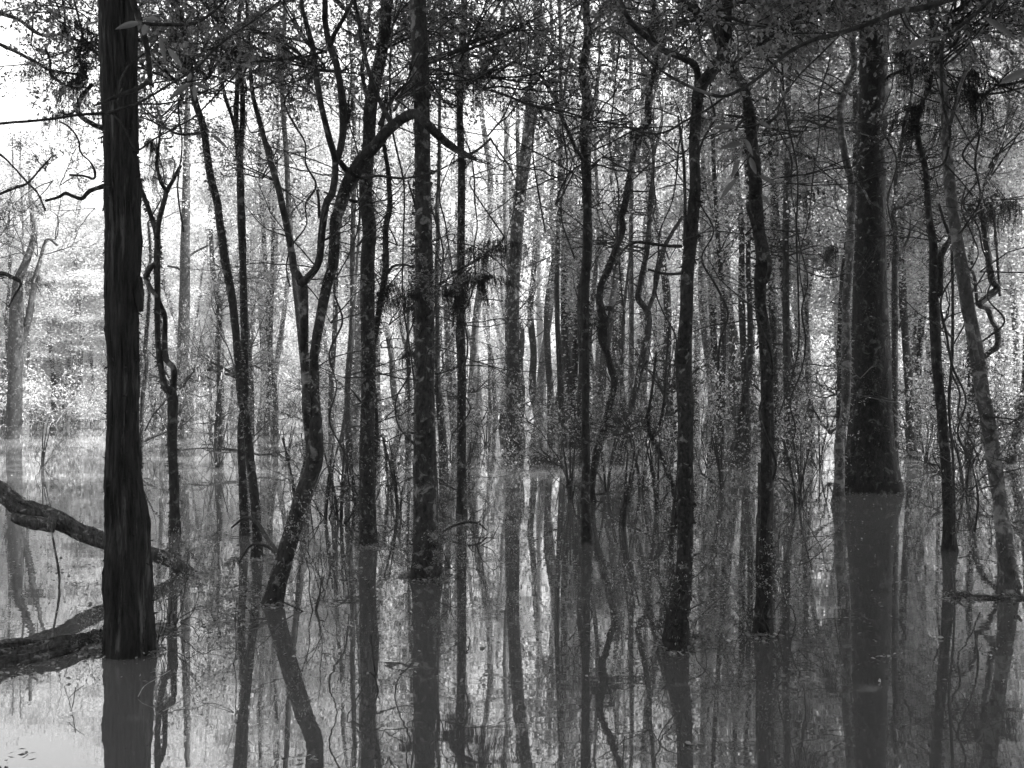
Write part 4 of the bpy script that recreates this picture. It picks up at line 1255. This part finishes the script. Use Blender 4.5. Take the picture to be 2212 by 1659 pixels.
for (u, v, s_, lb) in ((342, 1392, .34, 'small leafy shoot beside the foot of the thick dead trunk, on its right'), (372, 1350, .42, 'twiggy shoot in the debris right of the thick dead trunk'), (205, 1395, .2, 'tiny shoot in the debris left of the thick dead trunk'),
                       (948, 1252, .3, 'leafy shoot at the foot of the central trunk'), (902, 1250, .25, 'low leafy shoot at the left foot of the central trunk'), (1435, 1398, .34, 'leafy shoot at the left foot of the mossy near trunk'),
                       (1495, 1385, .4, 'leafy shoot at the right foot of the mossy near trunk'), (1672, 1372, .38, 'leafy shoot beside the foot of the vine-wrapped trunk'), (1625, 1362, .3, 'small shoot left of the foot of the vine-wrapped trunk'),
                       (682, 1320, .5, 'slender leafy stem standing alone right of the leaning forked tree'), (1025, 1180, .5, 'pale twiggy shoot right of the central trunk')):
    q = P(u, v, depth_at(v))
    t = thing('leafy_shoot', lb, 'plant', (q[0], q[1], 0), 'leafy shoots at the waterline', random.choice(SHRUB))
    t.scale = (s_, s_, s_ * 1.2)
    t.rotation_euler = (0, 0, u)

# floating leaf litter (uncountable) with denser mats against the trunks
cc = []
def mat_(u, v, su, sv_, n_):
    d = depth_at(v)
    uu = u + RNG.normal(size=n_) * su
    vv_ = np.maximum(v + RNG.normal(size=n_) * sv_, 862)
    dd = H * F / (vv_ - VH)
    cc.append(np.stack([(uu - CX) / F * dd, dd, np.full(n_, .004)], 1))
for a in ((215, 1398, 22, 8, 420), (335, 1362, 26, 7, 500), (190, 1412, 20, 6, 130), (330, 1405, 14, 8, 160), (930, 1248, 26, 5, 420), (880, 1245, 20, 4, 150), (800, 1180, 24, 5, 260), (1460, 1404, 26, 6, 260), (1648, 1372, 22, 6, 260), (1510, 1375, 20, 6, 120),
          (1880, 1064, 50, 3, 200), (560, 1208, 26, 5, 260), (590, 1306, 22, 4, 150), (1000, 1132, 30, 5, 220), (2120, 1290, 60, 4, 260), (1190, 1004, 24, 3, 200), (440, 1245, 40, 12, 200), (490, 1340, 40, 20, 160), (520, 1290, 40, 15, 160), (60, 1450, 40, 12, 60),
          (120, 1240, 60, 20, 90), (100, 1180, 80, 40, 80), (1540, 1300, 40, 14, 100), (1900, 1420, 14, 3, 8), (1230, 1640, 10, 6, 4), (1490, 1610, 16, 4, 12), (660, 1640, 26, 3, 12), (30, 1640, 30, 14, 8)):
    mat_(*a)
n_ = 2200
uu = RNG.uniform(-100, 2300, n_)
vv_ = 880 + RNG.random(n_) ** 1.6 * 600
dd = H * F / (vv_ - VH)
cc.append(np.stack([(uu - CX) / F * dd, dd, np.full(n_, .004)], 1))
cc = np.concatenate(cc)
cc[:, 2] += RNG.random(len(cc)) * .012
b = MB()
dr = RNG.normal(size=cc.shape) * np.array((1, 1, .22))
l = RNG.uniform(.012, .045, len(cc))
b.leaves(cc, dr, l, l * RNG.uniform(.3, .6, len(cc)), 0, .15)
o = link('leaf_litter', b.mesh('leaf_litter', [M['litter']], smooth=False))
o['kind'] = 'stuff'
o['category'] = 'leaf litter'
o['label'] = 'dead leaves and chips floating on the dark water'

# ------------------------------------------------------------------ haze
mb = MB()
x0, x1, y0, y1, z0, z1 = -140, 140, -55, 165, -1.9, 27
mb.add([(x, y, z) for z in (z0, z1) for y in (y0, y1) for x in (x0, x1)],
       [(0, 2, 3, 1), (4, 5, 7, 6), (0, 1, 5, 4), (2, 6, 7, 3), (0, 4, 6, 2), (1, 3, 7, 5)])
m, n, out = new_mat('haze')
pv = N(n, 'ShaderNodeVolumePrincipled')
pv.inputs['Color'].default_value = g(0.97)
pv.inputs['Density'].default_value = 0.0008
pv.inputs['Anisotropy'].default_value = 0.3
n.links.new(pv.outputs[0], out.inputs['Volume'])
o = link('haze', mb.mesh('haze', m, smooth=False))
o['kind'] = 'stuff'
